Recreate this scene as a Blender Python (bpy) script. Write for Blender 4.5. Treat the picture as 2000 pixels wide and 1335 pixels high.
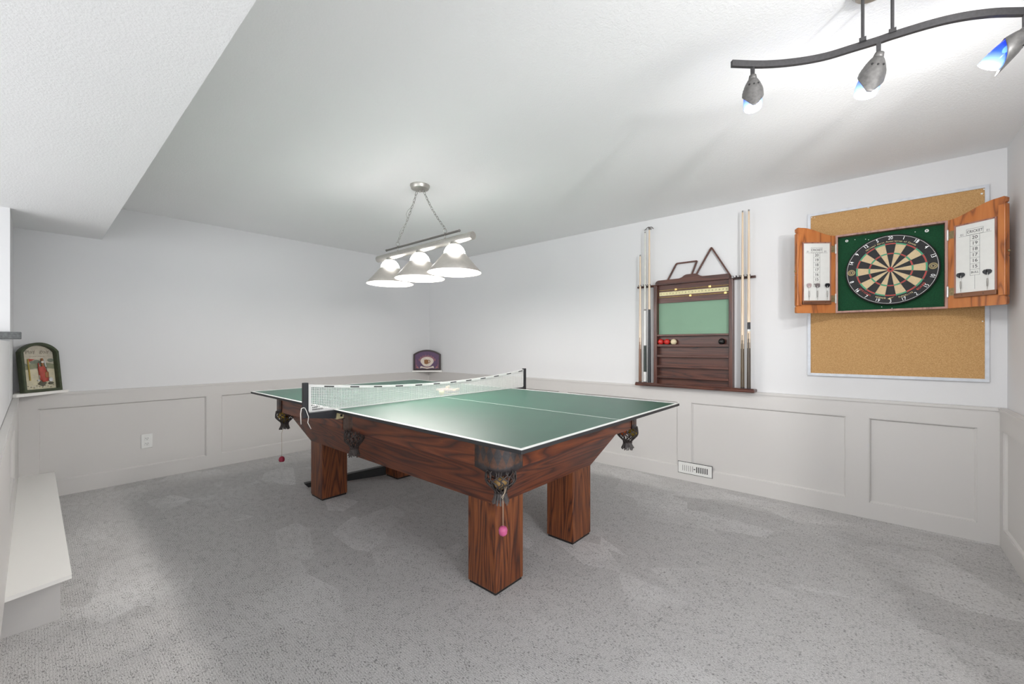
import bpy, bmesh, math, random
from math import pi, sin, cos, atan2, radians as R
from mathutils import Vector, Matrix, Euler
random.seed(7)
for o in list(bpy.data.objects): bpy.data.objects.remove(o)
S = bpy.context.scene
COL = S.collection

# ---------------------------------------------------------------- camera, world, lights, exposure
FPX = 808.5
cam_d = bpy.data.cameras.new('camera'); cam = bpy.data.objects.new('camera', cam_d); COL.objects.link(cam)
cam.location = (0, 0, 1.166)
cam.rotation_euler = (pi/2, 0, atan2(.6542, .7563) - pi/2)
cam_d.sensor_fit = 'HORIZONTAL'; cam_d.sensor_width = 36; cam_d.lens = FPX/2000*36
cam_d.shift_y = 6.5/2000; cam_d.clip_start = .02; cam_d.clip_end = 60
S.camera = cam
S.view_settings.view_transform = 'Standard'; S.view_settings.look = 'None'
S.view_settings.gamma = 1; S.view_settings.use_curve_mapping = False
S.view_settings.exposure = 0.0
W = bpy.data.worlds.new('world'); S.world = W; W.use_nodes = True
W.node_tree.nodes['Background'].inputs[0].default_value = (.93, .96, 1, 1)
W.node_tree.nodes['Background'].inputs[1].default_value = 2.65
def light(name, kind, loc, energy, color=(1, 1, 1), size=.05, rot=(0, 0, 0), size_y=None, **kw):
    d = bpy.data.lights.new(name, kind); d.energy = energy; d.color = color
    if kind == 'AREA':
        d.shape = 'RECTANGLE'; d.size = size; d.size_y = size_y or size
    else: d.shadow_soft_size = size
    for k, v in kw.items(): setattr(d, k, v)
    o = bpy.data.objects.new(name, d); o.location = loc; o.rotation_euler = rot; COL.objects.link(o); return o
# added fill panel on the open side behind the camera, no real lamp
light('rear_fill_light', 'AREA', (-2.2, -3.2, 1.3), 14, (1, .985, .97), 2.6, (R(97), 0, R(-40)), 1.9)
light('ceiling_fill_light', 'AREA', (1.3, -1.3, 1.15), 24, (1, .99, .985), 1.1, tuple(Vector((.20, .62, .76)).to_track_quat('-Z', 'Y').to_euler()), 1.1)  # upward fill added to brighten the ceiling
light('camera_flash', 'SPOT', (.55, -1.1, 1.71), 105, (1, .99, .98), .07, tuple(Vector((2.9, 1.7, .0)).to_track_quat('-Z', 'Y').to_euler()), spot_size=R(125), spot_blend=1.0)
light('side_fill_light', 'AREA', (-2.9, 2.4, 1.3), 40, (1, .985, .97), 1.8, (R(95), 0, R(-90)), 1.6)  # unseen panel added as fill for the left side of the room

# ---------------------------------------------------------------- materials
MATS = {}
class NT:
    def __init__(s, name):
        s.m = bpy.data.materials.new(name); s.m.use_nodes = True; s.t = s.m.node_tree
        s.p = s.t.nodes['Principled BSDF']
    def n(s, typ, **kw):
        x = s.t.nodes.new(typ)
        for k, v in kw.items():
            if k.startswith('i_'):
                key = k[2:]; key = int(key) if key.isdigit() else key
                x.inputs[key].default_value = v
            else: setattr(x, k, v)
        return x
    def l(s, a, b): s.t.links.new(a, b)
    def coords(s, scale=(1, 1, 1), rot=(0, 0, 0)):
        tc = s.n('ShaderNodeTexCoord'); mp = s.n('ShaderNodeMapping')
        mp.inputs['Scale'].default_value = scale; mp.inputs['Rotation'].default_value = rot
        s.l(tc.outputs['Object'], mp.inputs[0]); return mp.outputs[0]
    def noise(s, vec, scale, detail=2, rough=.5, dist=0):
        x = s.n('ShaderNodeTexNoise'); x.inputs['Scale'].default_value = scale; x.inputs['Detail'].default_value = detail
        x.inputs['Roughness'].default_value = rough; x.inputs['Distortion'].default_value = dist
        s.l(vec, x.inputs['Vector']); return x.outputs['Fac']
    def ramp(s, fac, stops, interp='LINEAR'):
        x = s.n('ShaderNodeValToRGB'); x.color_ramp.interpolation = interp
        e = x.color_ramp.elements
        while len(e) < len(stops): e.new(.5)
        for i, (p, c) in enumerate(stops):
            e[i].position = p; e[i].color = tuple(c)+(1,) if len(c) == 3 else c
        s.l(fac, x.inputs[0]); return x.outputs[0]
    def mix(s, fac, a, b, mode='MIX'):
        x = s.n('ShaderNodeMix', data_type='RGBA', blend_type=mode)
        for sock, v in ((x.inputs[0], fac), (x.inputs[6], a), (x.inputs[7], b)):
            if hasattr(v, 'is_output'): s.l(v, sock)
            else: sock.default_value = v if isinstance(v, (int, float)) else (tuple(v)+(1,))[:4]
        return x.outputs[2]
    def math(s, op, a, b=0.):
        x = s.n('ShaderNodeMath', operation=op)
        for sock, v in ((x.inputs[0], a), (x.inputs[1], b)):
            if hasattr(v, 'is_output'): s.l(v, sock)
            else: sock.default_value = v
        return x.outputs[0]
    def bump(s, h, strength=.2, dist=.002):
        x = s.n('ShaderNodeBump'); x.inputs['Strength'].default_value = strength; x.inputs['Distance'].default_value = dist
        s.l(h, x.inputs['Height']); s.l(x.outputs[0], s.p.inputs['Normal'])
    def set(s, **kw):
        for k, v in kw.items():
            key = {'col': 'Base Color', 'rough': 'Roughness', 'metal': 'Metallic', 'trans': 'Transmission Weight', 'ior': 'IOR',
                   'emi': 'Emission Color', 'emis': 'Emission Strength', 'alpha': 'Alpha', 'coat': 'Coat Weight', 'spec': 'Specular IOR Level', 'sheen': 'Sheen Weight', 'coatr': 'Coat Roughness'}[k]
            if hasattr(v, 'is_output'): s.l(v, s.p.inputs[key])
            elif isinstance(v, tuple): s.p.inputs[key].default_value = (v+(1,))[:4]
            else: s.p.inputs[key].default_value = v
        return s.m
def plain(name, col, rough=.5, metal=0, var=.08, scale=30, **kw):
    """solid colour with a slight procedural unevenness"""
    if name in MATS: return MATS[name]
    t = NT(name); v = t.noise(t.coords(), scale, 3)
    a = tuple(max(0, c*(1-var)) for c in col); b = tuple(min(1, c*(1+var)) for c in col)
    t.set(col=t.ramp(v, [(.3, a), (.7, b)]), rough=rough, metal=metal, **kw); MATS[name] = t.m; return t.m
def paint(name, col, bump=.08, scale=220, rough=.7, dist=.001):
    t = NT(name); c = t.coords(); h = t.noise(c, scale, 3, .6); v = t.noise(c, 1.5, 2)
    t.set(col=t.ramp(v, [(.3, tuple(x*.985 for x in col)), (.7, col)]), rough=rough, spec=.3); t.bump(h, bump, dist)
    MATS[name] = t.m; return t.m
def wood(name, axis, light_c, mid, dark, lines=9, cross=5., along=.7, rough=.35, coat=0., pore=.35, seed=0.):
    t = NT(name)
    sc = [cross]*3; sc[axis] = along
    c = t.coords(tuple(sc)); mp = c.node; mp.inputs['Location'].default_value = (seed, seed*1.7, seed*.6)
    n0 = t.noise(c, 1., 2.5, .45, .3)
    f = t.math('FRACT', t.math('MULTIPLY', n0, lines))
    grain = t.ramp(f, [(0, dark), (.14, mid), (.55, light_c), (.86, mid), (1, dark)])
    sc2 = [260.]*3; sc2[axis] = 9.
    p = t.noise(t.coords(tuple(sc2)), 1., 2, .6)
    col = t.mix(t.math('MULTIPLY', t.ramp(p, [(.46, (0, 0, 0)), (.68, (1, 1, 1))]), pore), grain, dark)
    sc3 = [2.5]*3; sc3[axis] = .8
    col = t.mix(t.math('MULTIPLY', t.noise(t.coords(tuple(sc3)), 1.3, 2), .5), col, mid)
    t.set(col=col, rough=rough, coat=coat, coatr=.25); t.bump(p, .08, .001)
    MATS[name] = t.m; return t.m
def emissive(name, col, strength):
    t = NT(name); v = t.noise(t.coords(), 5, 1)
    t.set(col=(.9, .9, .9), rough=.4, emi=t.ramp(v, [(0, tuple(c*.97 for c in col)), (1, col)]), emis=strength); MATS[name] = t.m; return t.m

M_wall = paint('wall_paint', (.735, .735, .742))
M_ceil = paint('ceiling_stipple', (.905, .905, .905), bump=.35, scale=130, dist=.005, rough=.85)
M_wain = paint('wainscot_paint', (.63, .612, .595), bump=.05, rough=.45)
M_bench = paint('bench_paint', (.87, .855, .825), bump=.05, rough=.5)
def carpet():
    t = NT('loop_carpet'); c = t.coords()
    flecks = t.noise(t.coords((290, 82, 100)), 1., 2.6, .6)
    patch = t.noise(t.coords((34, 14, 10)), 1., 3, .6)
    thr = t.math('ADD', flecks, t.math('MULTIPLY', t.math('SUBTRACT', patch, .5), .30))
    dark = t.ramp(thr, [(.555, (0, 0, 0)), (.635, (1, 1, 1))])
    rib = t.n('ShaderNodeTexWave', wave_type='BANDS', bands_direction='X'); rib.inputs['Scale'].default_value = 38; rib.inputs['Distortion'].default_value = .6
    t.l(c, rib.inputs['Vector'])
    fine = t.math('ADD', t.math('MULTIPLY', t.noise(c, 330, 2, .7), .5), t.math('MULTIPLY', t.noise(t.coords((520, 150, 100)), 1., 2, .6), .5))
    base = t.ramp(fine, [(.36, (.34, .332, .328)), (.5, (.54, .53, .523)), (.64, (.74, .728, .72))])
    base = t.mix(t.math('MULTIPLY', rib.outputs['Fac'], .34), base, (.30, .292, .29))
    # brushed pile: patches whose tufts lie the other way, straight-edged like vacuum strokes
    vor = t.n('ShaderNodeTexVoronoi', feature='F1', distance='EUCLIDEAN'); vor.inputs['Scale'].default_value = 3.0; vor.inputs['Randomness'].default_value = .9
    t.l(t.coords((1.35, .8, 1), (0, 0, .5)), vor.inputs['Vector'])
    sep = t.n('ShaderNodeSeparateColor'); t.l(vor.outputs['Color'], sep.inputs[0])
    strokes = t.ramp(sep.outputs[0], [(.5, (0, 0, 0)), (.8, (1, 1, 1))])
    soft = t.noise(c, 1.1, 2)
    base = t.mix(t.math('MULTIPLY', t.math('MULTIPLY', strokes, t.ramp(soft, [(.42, (.0, .0, .0)), (.60, (1, 1, 1))])), .42), base, (.78, .77, .765))
    base = t.mix(t.math('MULTIPLY', dark, .74), base, (.12, .112, .11))
    t.set(col=base, rough=.95, spec=.1, sheen=.15)
    h = t.math('SUBTRACT', t.math('MULTIPLY', fine, .5), dark); t.bump(h, .5, .004)
    MATS['carpet'] = t.m; return t.m
M_carpet = carpet()
OL, OM, OD = (.240, .062, .019), (.120, .028, .011), (.014, .006, .006)
M_oak = [wood('red_oak_x', 0, OL, OM, OD, 17, 6, .6, seed=3), wood('red_oak_y', 1, OL, OM, OD, 17, 6, .6, seed=1), wood('red_oak_z', 2, (.27, .085, .024), (.14, .038, .014), OD, 18, 8, .8, seed=5)]
M_pine = [wood('knotty_pine_%s' % 'xyz'[i], i, (.56, .20, .050), (.47, .145, .032), (.17, .05, .014), 8, 9, 1.2, .4, .15, .12, seed=2) for i in range(3)]
M_mah = [wood('mahogany_%s' % 'xyz'[i], i, (.125, .040, .022), (.078, .022, .013), (.022, .008, .006), 9, 12, .8, .35, .15, .35, seed=4) for i in range(3)]
M_pinkwood = wood('pale_mahogany', 1, (.40, .20, .15), (.33, .15, .11), (.15, .06, .04), 7, 9, 1., .35, .2, .3)
M_ash = wood('cue_maple', 2, (.80, .66, .50), (.74, .59, .43), (.55, .40, .26), 6, 30, 1., .3, .2, .1)
M_green = plain('tennis_green', (.013, .080, .050), .43, var=.06, scale=6, spec=.75, coat=.18, coatr=.42)
M_white = plain('white_line', (.78, .79, .77), .45, var=.03)
M_blackedge = plain('black_edging', (.022, .022, .024), .5)
M_black = plain('black_plastic', (.015, .016, .02), .4)
M_blacksteel = plain('black_steel', (.012, .012, .012), .5)
M_net = plain('white_netting', (.80, .80, .78), .8, var=.03)
M_cord = plain('white_cord', (.75, .74, .70), .8)
M_leather = plain('dark_leather', (.040, .030, .027), .45, var=.35, scale=60)
M_tool = plain('tooled_brown_leather', (.085, .045, .032), .45, var=.3, scale=50)
M_nickel = plain('brushed_nickel', (.50, .485, .45), .35, .85, var=.05, scale=80)
M_shade = plain('satin_nickel_shade', (.50, .47, .435), .42, .55, var=.04, scale=40)
M_chain = plain('chain_metal', (.36, .35, .33), .35, .8)
M_rod = plain('dark_nickel_rod', (.20, .19, .18), .4, .7)
M_shadein = emissive('lit_shade_lining', (1, .98, .95), 1.6)
M_dome = emissive('lit_opal_glass', (1, .985, .96), 17)
M_bulb = emissive('lit_bulb', (1, .97, .92), 12)
M_iron = plain('iron_grey_track', (.055, .053, .055), .5, .3, var=.15, scale=120)
M_pod = plain('iron_grey_pod', (.16, .155, .15), .45, .5, var=.2, scale=90)
M_cork = None
def corkmat():
    t = NT('cork'); c = t.coords(); f = t.noise(c, 260, 3, .7); g = t.noise(c, 3, 2)
    col = t.ramp(f, [(.3, (.36, .19, .065)), (.5, (.53, .31, .125)), (.72, (.68, .44, .21))])
    t.set(col=t.mix(t.math('MULTIPLY', g, .25), col, (.46, .26, .10)), rough=.9); t.bump(f, .2, .001); return t.m
M_cork = corkmat()
M_alu = plain('pale_aluminium', (.60, .62, .66), .45, .25)
M_felt = plain('green_felt', (.005, .060, .022), .95, var=.25, scale=200)
M_dblack = plain('sisal_black', (.012, .012, .013), .7, var=.3, scale=200)
M_dcream = plain('sisal_cream', (.62, .48, .29), .8, var=.08, scale=200)
M_dred = plain('sisal_red', (.44, .055, .045), .7)
M_dgreen = plain('sisal_green', (.06, .36, .19), .7)
M_wire = plain('bright_wire', (.75, .75, .75), .3, .3)
M_wboard = plain('white_board', (.76, .76, .73), .3, var=.02)
M_ink = plain('printed_ink', (.03, .03, .03), .6)
M_gold = plain('gold_print', (.62, .50, .25), .5)
M_redprint = plain('red_print', (.55, .07, .05), .6)
M_brass = plain('polished_brass', (.78, .55, .22), .25, .8, var=.08, scale=60)
M_hinge = plain('antique_hinge', (.30, .23, .12), .4, .6, var=.25, scale=90)
M_slate = plain('sage_board', (.20, .34, .235), .55, var=.05, scale=2)
M_strip = plain('brass_number_strip', (.55, .50, .28), .3, .3)
M_plate = plain('white_plastic', (.76, .76, .74), .35, var=.02)
M_slot = plain('dark_slot', (.02, .02, .02), .8)
M_ledge = plain('grey_laminate', (.105, .11, .11), .5, var=.35, scale=90)
M_pink = plain('pink_rubber', (.50, .09, .22), .5)
M_crimson = plain('crimson_rubber', (.30, .015, .045), .5)
M_string = plain('beige_string', (.45, .36, .27), .8)

# ---------------------------------------------------------------- mesh helpers
def finish(o, smooth=False):
    if smooth:
        for p in o.data.polygons: p.use_smooth = True
    return o
def obj(name, bm, mats, parent=None, smooth=False, loc=None, auto=False):
    bmesh.ops.recalc_face_normals(bm, faces=bm.faces)
    me = bpy.data.meshes.new(name); bm.to_mesh(me); bm.free()
    for m in (mats if isinstance(mats, (list, tuple)) else [mats]): me.materials.append(m)
    o = bpy.data.objects.new(name, me); COL.objects.link(o)
    if parent: o.parent = parent
    if loc: o.location = loc
    if smooth: finish(o, True)
    if auto:
        for p in me.polygons: p.use_smooth = True
        me.set_sharp_from_angle(angle=R(35))
    return o
def tag(o, label, cat=None, group=None, kind=None):
    if label: o['label'] = label
    if cat: o['category'] = cat
    if group: o['group'] = group
    if kind: o['kind'] = kind
    return o
def thing(name, label, cat, loc=(0, 0, 0), rot=(0, 0, 0), group=None):
    o = bpy.data.objects.new(name, None); COL.objects.link(o); o.empty_display_size = .1
    o.location = loc; o.rotation_euler = rot; return tag(o, label, cat, group)
def struct(name, bm, m, **kw):
    o = obj(name, bm, m, **kw); o['kind'] = 'structure'; return o
def B(): return bmesh.new()
def box(bm, x0, x1, y0, y1, z0, z1, mi=0, bev=0, M=None):
    v = [bm.verts.new((x, y, z)) for x in (x0, x1) for y in (y0, y1) for z in (z0, z1)]
    fs = [bm.faces.new([v[i] for i in q]) for q in ((0, 1, 3, 2), (4, 6, 7, 5), (0, 4, 5, 1), (2, 3, 7, 6), (0, 2, 6, 4), (1, 5, 7, 3))]
    for f in fs: f.material_index = mi
    if bev:
        es = list({e for f in fs for e in f.edges})
        r = bmesh.ops.bevel(bm, geom=es, offset=bev, segments=2, affect='EDGES', profile=.5)
        for f in r['faces']: f.material_index = mi
        v = list({x for f in r['faces'] for x in f.verts} | {x for x in v if x.is_valid})
    if M is not None: bmesh.ops.transform(bm, matrix=M, verts=v)
    return v
def quad(bm, pts, mi=0):
    f = bm.faces.new([bm.verts.new(p) for p in pts]); f.material_index = mi; return f
def hexa(bm, b, t, mi=0):
    """b, t: four bottom / top corners in the same order"""
    vb = [bm.verts.new(p) for p in b]; vt = [bm.verts.new(p) for p in t]
    fs = [bm.faces.new(vb[::-1]), bm.faces.new(vt)] + [bm.faces.new((vb[i], vb[(i+1) % 4], vt[(i+1) % 4], vt[i])) for i in range(4)]
    for f in fs: f.material_index = mi
    return fs
def prism(bm, poly, h, mi=0, M=None, holes=None):
    """poly in local xy, extruded to z=h"""
    v0 = [bm.verts.new((x, y, 0)) for x, y in poly]; v1 = [bm.verts.new((x, y, h)) for x, y in poly]
    n = len(poly); fs = [bm.faces.new(v0[::-1]), bm.faces.new(v1)]
    fs += [bm.faces.new((v0[i], v0[(i+1) % n], v1[(i+1) % n], v1[i])) for i in range(n)]
    for f in fs: f.material_index = mi
    if M is not None: bmesh.ops.transform(bm, matrix=M, verts=v0+v1)
    return fs
def ringprism(bm, outer, inner, z0, z1, mi=0, M=None):
    n = len(outer); L = []
    for z in (z0, z1):
        L.append([bm.verts.new((x, y, z)) for x, y in outer]); L.append([bm.verts.new((x, y, z)) for x, y in inner])
    o0, i0, o1, i1 = L
    for k in range(n):
        j = (k+1) % n
        for q in ((o0[k], o0[j], o1[j], o1[k]), (i0[j], i0[k], i1[k], i1[j]), (o1[k], o1[j], i1[j], i1[k]), (o0[j], o0[k], i0[k], i0[j])):
            bm.faces.new(q).material_index = mi
    if M is not None: bmesh.ops.transform(bm, matrix=M, verts=[v for l in L for v in l])
def lathe(bm, prof, seg=32, c=(0, 0, 0), mi=0, M=None, a0=0, a1=2*pi):
    full = abs(a1-a0-2*pi) < 1e-6; rings = []
    for r, z in prof:
        if r < 1e-6: rings.append([bm.verts.new((c[0], c[1], c[2]+z))])
        else: rings.append([bm.verts.new((c[0]+r*cos(a0+(a1-a0)*k/seg), c[1]+r*sin(a0+(a1-a0)*k/seg), c[2]+z)) for k in range(seg if full else seg+1)])
    for A, C in zip(rings, rings[1:]):
        n = max(len(A), len(C))
        for k in range(n if full else n-1):
            j = (k+1) % n
            if len(A) == 1 and len(C) == 1: continue
            q = (A[0], C[j], C[k]) if len(A) == 1 else (A[k], A[j], C[0]) if len(C) == 1 else (A[k], A[j], C[j], C[k])
            bm.faces.new(q).material_index = mi
    vs = [v for r in rings for v in r]
    if M is not None: bmesh.ops.transform(bm, matrix=M, verts=vs)
    return vs
def sphere(bm, c, r, mi=0, seg=20, sz=1):
    lathe(bm, [(r*sin(pi*k/12), -r*sz*cos(pi*k/12)) for k in range(13)], seg, c, mi)
def tube(bm, pts, r, seg=8, mi=0, closed=False, caps=True):
    P = [Vector(p) for p in pts]; n = len(P); rings = []; up = None
    for i in range(n):
        a = P[(i-1) % n] if (closed or i > 0) else P[i]; b = P[(i+1) % n] if (closed or i < n-1) else P[i]
        d = (b-a).normalized()
        if up is None:
            up = Vector((0, 0, 1)) if abs(d.z) < .9 else Vector((1, 0, 0))
        u = (up - d*up.dot(d)).normalized(); w = d.cross(u); up = u
        rr = r[i] if isinstance(r, (list, tuple)) else r
        rings.append([bm.verts.new(P[i] + (u*cos(2*pi*k/seg) + w*sin(2*pi*k/seg))*rr) for k in range(seg)])
    for i in range(n if closed else n-1):
        A, C = rings[i], rings[(i+1) % n]
        for k in range(seg):
            j = (k+1) % seg; bm.faces.new((A[k], A[j], C[j], C[k])).material_index = mi
    if not closed and caps:
        bm.faces.new(rings[0][::-1]).material_index = mi; bm.faces.new(rings[-1]).material_index = mi
def bar(bm, path, w, h, mi=0):
    """rectangular bar along a horizontal path"""
    rings = []
    for i, p in enumerate(path):
        a = Vector(path[max(0, i-1)]); b = Vector(path[min(len(path)-1, i+1)]); d = (b-a).normalized(); n = Vector((-d.y, d.x, 0)).normalized(); p = Vector(p)
        rings.append([bm.verts.new(p+n*sx*w/2+Vector((0, 0, sz*h/2))) for sx, sz in ((-1, -1), (1, -1), (1, 1), (-1, 1))])
    for A, C in zip(rings, rings[1:]):
        for k in range(4): bm.faces.new((A[k], A[(k+1) % 4], C[(k+1) % 4], C[k])).material_index = mi
    bm.faces.new(rings[0][::-1]).material_index = mi; bm.faces.new(rings[-1]).material_index = mi
_txt = {}
def text(bm, s, size, M, mi=0, ext=0.0, sx=1.0, align='CENTER', bold=0.0):
    """flat lettering appended to bm; local xy plane, centred, placed by matrix M"""
    key = (s, align, bold)
    if key not in _txt:
        c = bpy.data.curves.new('t', 'FONT'); c.body = s; c.size = 1; c.align_x = align; c.align_y = 'CENTER'; c.offset = bold; c.resolution_u = 3
        o = bpy.data.objects.new('t', c); COL.objects.link(o)
        me = bpy.data.meshes.new_from_object(o.evaluated_get(bpy.context.evaluated_depsgraph_get()))
        _txt[key] = ([v.co.copy() for v in me.vertices], [tuple(p.vertices) for p in me.polygons])
        bpy.data.objects.remove(o); bpy.data.curves.remove(c); bpy.data.meshes.remove(me)
    vs, fs = _txt[key]
    T = M @ Matrix.Diagonal((size*sx, size, 1, 1))
    bv = [bm.verts.new(T @ v) for v in vs]
    for f in fs:
        try: bm.faces.new([bv[i] for i in f]).material_index = mi
        except ValueError: pass
def arc_text(bm, s, rad, size, mid, M, mi, inward=False, step=None, adv=.62):
    """letters round a circle; mid = angle of the middle (0 = right, ccw)"""
    n = len(s); st = (step or size*adv)/rad
    for i, ch in enumerate(s):
        if ch == ' ': continue
        a = mid + (i-(n-1)/2)*st*(1 if inward else -1)
        rot = a + pi/2 if inward else a - pi/2
        text(bm, ch, size, M @ Matrix.Translation((rad*cos(a), rad*sin(a), 0)) @ Matrix.Rotation(rot, 4, 'Z'), mi, bold=.012)
def facing(x, y, z, ang):
    """local frame: x right, y up, z out of a vertical surface whose outward normal has heading ang"""
    n = Vector((cos(ang), sin(ang), 0)); up = Vector((0, 0, 1)); rt = up.cross(n)
    return Matrix(((rt.x, up.x, n.x, x), (rt.y, up.y, n.y, y), (rt.z, up.z, n.z, z), (0, 0, 0, 1)))

# ---------------------------------------------------------------- room shell
XR, YB, YF, ZC = 3.714, 4.78, -.605, 2.319
ZS, XS = 2.034, .367
XL, YL = -.097, 4.115
b = B(); box(b, -3.2, 3.95, -3.6, 5.0, -.12, 0); struct('floor', b, M_carpet)
b = B(); box(b, XS-.02, 3.95, -3.6, 5.0, ZC, ZC+.15); struct('ceiling', b, M_ceil)
b = B(); box(b, -3.2, XS, -3.6, YB, ZS, ZC+.15); struct('ceiling_bulkhead', b, M_ceil)
b = B(); box(b, XR, XR+.15, YF-.15, YB+.15, 0, ZC); struct('wall_right', b, M_wall)
b = B(); box(b, XL-.12, XR, YB, YB+.15, 0, ZC); struct('wall_back', b, M_wall)
b = B(); box(b, 1.6, XR, YF-.15, YF, 0, ZC); struct('wall_front', b, M_wall)
b = B(); box(b, -3.2, XL, YL, YB, 0, ZS); struct('wall_left', b, M_wall)
b = B(); box(b, XL-.14, XL, .9, YL-.055, 0, 1.19); struct('wall_left_half', b, M_wall)

# wainscot: recessed panel, raised frame of stiles and rails, bevelled step round each opening
def wainscot(name, L, panels, M, zt=.783, zb=0., t=.034, rec=.016, fill=M_wain):
    """local frame of M: x along the wall, y up, z out into the room. panels: (x0, x1, y0, y1)"""
    b = B(); box(b, 0, L, zb, zt, 0, t-rec)
    xs = [0]
    f = t
    def slab(x0, x1, y0, y1):
        if x1-x0 > 1e-4 and y1-y0 > 1e-4: box(b, x0, x1, y0, y1, t-rec-.001, f)
    px = 0
    for (x0, x1, y0, y1) in panels:
        slab(px, x0, zb, zt); slab(x0, x1, zb, y0); slab(x0, x1, y1, zt); px = x1
        w = .011; g = .005   # moulding: a groove line and a sloping bead inside the opening
        for (ax, bx, ay, by, dx, dy) in ((x0, x0+w, y0, y1, 1, 0), (x1-w, x1, y0, y1, -1, 0)):
            hexa(b, [(ax, ay, t-rec), (bx, ay, t-rec), (bx, by, t-rec), (ax, by, t-rec)],
                 [(ax if dx > 0 else ax+.007, ay, f-g), (bx-.007 if dx > 0 else bx, ay, f-g), (bx-.007 if dx > 0 else bx, by, f-g), (ax if dx > 0 else ax+.007, by, f-g)])
        for (ay, by, dy) in ((y0, y0+w, 1), (y1-w, y1, -1)):
            hexa(b, [(x0, ay, t-rec), (x1, ay, t-rec), (x1, by, t-rec), (x0, by, t-rec)],
                 [(x0, ay if dy > 0 else ay+.007, f-g), (x1, ay if dy > 0 else ay+.007, f-g), (x1, by-.007 if dy > 0 else by, f-g), (x0, by-.007 if dy > 0 else by, f-g)])
    slab(px, L, zb, zt)
    bmesh.ops.transform(b, matrix=M, verts=b.verts)
    return struct(name, b, fill)
# right wall: local x runs from the back corner (Y=YB) towards the front corner
Mr = Matrix(((0, 0, -1, XR), (-1, 0, 0, YB), (0, 1, 0, 0), (0, 0, 0, 1)))
def yr(y): return YB - y
wainscot('trim_1', YB-YF, [(yr(4.63), yr(3.72), .115, .675), (yr(3.60), yr(2.52), .115, .675), (yr(2.41), yr(1.272), .115, .675), (yr(1.156), yr(.126), .115, .675), (yr(.005), yr(-.483), .11, .675)], Mr)
Mb = Matrix(((1, 0, 0, XL), (0, 0, -1, YB), (0, 1, 0, 0), (0, 0, 0, 1)))
wainscot('trim_2', XR-XL-.034, [(.12, 1.167, .12, .685), (1.286, 2.33, .12, .685), (2.45, 3.60, .12, .685)], Mb)
Mf = Matrix(((-1, 0, 0, XR-.034), (0, 0, 1, YF), (0, 1, 0, 0), (0, 0, 0, 1)))
wainscot('trim_3', XR-1.6-.034, [(.08, .95, .115, .675), (1.07, 1.95, .115, .675)], Mf)
Ml = Matrix(((0, 0, 1, XL), (1, 0, 0, .9), (0, 1, 0, 0), (0, 0, 0, 1)))
wainscot('trim_4', YB-.9-.034, [(.45, 1.25, .37, .69), (2.15, 2.97, .37, .69)], Ml, zb=.178, t=.024)
# caps along the wainscot
def cap(name, pts, z0=.783, z1=.80):
    b = B(); prism(b, pts, z1-z0, 0, Matrix.Translation((0, 0, z0)))
    es = [e for e in b.edges if abs(e.verts[0].co.z-z1) < 1e-5 and abs(e.verts[1].co.z-z1) < 1e-5]
    bmesh.ops.bevel(b, geom=es, offset=.004, segments=2, affect='EDGES')
    struct(name, b, M_wain)
cap('trim_5', [(XR, YB), (XR, YF), (XR-.04, YF+.04), (XR-.04, YB-.04)])
cap('trim_6', [(XL, YB), (XR, YB), (XR-.04, YB-.04), (XL+.03, YB-.04)])
cap('trim_7', [(XR, YF), (1.6, YF), (1.6, YF+.04), (XR-.04, YF+.04)])
cap('trim_8', [(XL, .9), (XL, YB), (XL+.03, YB-.04), (XL+.03, .9)])
# lower face under the left wainscot
b = B(); box(b, XL, XL+.006, .9, YB-.03, 0, .178); struct('baseboard_left', b, M_wain)

# low boxed step along the left wall
t = thing('low_bench', 'low painted grey boxed bench along the left wall under the panelling', 'bench', (.02, 3.65, 0))
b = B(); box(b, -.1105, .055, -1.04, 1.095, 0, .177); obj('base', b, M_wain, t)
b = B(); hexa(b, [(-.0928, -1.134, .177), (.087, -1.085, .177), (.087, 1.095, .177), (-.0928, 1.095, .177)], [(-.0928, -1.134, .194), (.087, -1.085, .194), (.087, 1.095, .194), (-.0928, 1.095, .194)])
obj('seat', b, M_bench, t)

# grey ledge wrapping the end of the left wall
b = B(); box(b, -1.2, .047, -.052, -.001, 0, .046, bev=.003)
tag(obj('counter_ledge', b, M_ledge, loc=(XL, YL, 1.205)), 'dark grey laminate ledge on the wall at the far left edge', 'ledge')

# corner shelves
def corner_shelf(name, pts, label):
    b = B(); prism(b, pts[1], .02)
    es = [e for e in b.edges if abs(e.verts[0].co.z-.02) < 1e-5 and abs(e.verts[1].co.z-.02) < 1e-5]
    bmesh.ops.bevel(b, geom=es, offset=.003, segments=2, affect='EDGES')
    return tag(obj(name, b, M_bench, loc=pts[0]), label, 'shelf')
corner_shelf('corner_shelf', ((XR, YB, .80), [(-.001, -.001), (-.290, -.001), (-.309, -.019), (-.019, -.306), (-.001, -.287)]), 'small white triangular corner shelf under the purple arched plaque')
corner_shelf('corner_shelf', ((XL, YB, .80), [(.001, -.001), (.001, -.25), (.02, -.262), (.272, -.02), (.28, -.001)]), 'white triangular corner shelf under the green framed golf picture')

# outlet
t = thing('wall_outlet', 'white double power outlet on the left grey wainscot panel', 'outlet', (.646, YB-.018, .334))
b = B(); box(b, -.038, .038, -.006, 0, -.06, .06, bev=.0025); obj('cover_plate', b, M_plate, t)
for z in (.022, -.022):
    b = B(); box(b, -.017, .017, -.0085, -.005, z-.0155, z+.0155, bev=.002)
    for dx in (-.007, .006): box(b, dx-.0012, dx+.0012, -.0088, -.0083, z-.002, z+.008, 1)
    box(b, -.002, .002, -.0088, -.0083, z-.010, z-.006, 1)
    obj('socket', b, [M_plate, M_slot], t)

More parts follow.
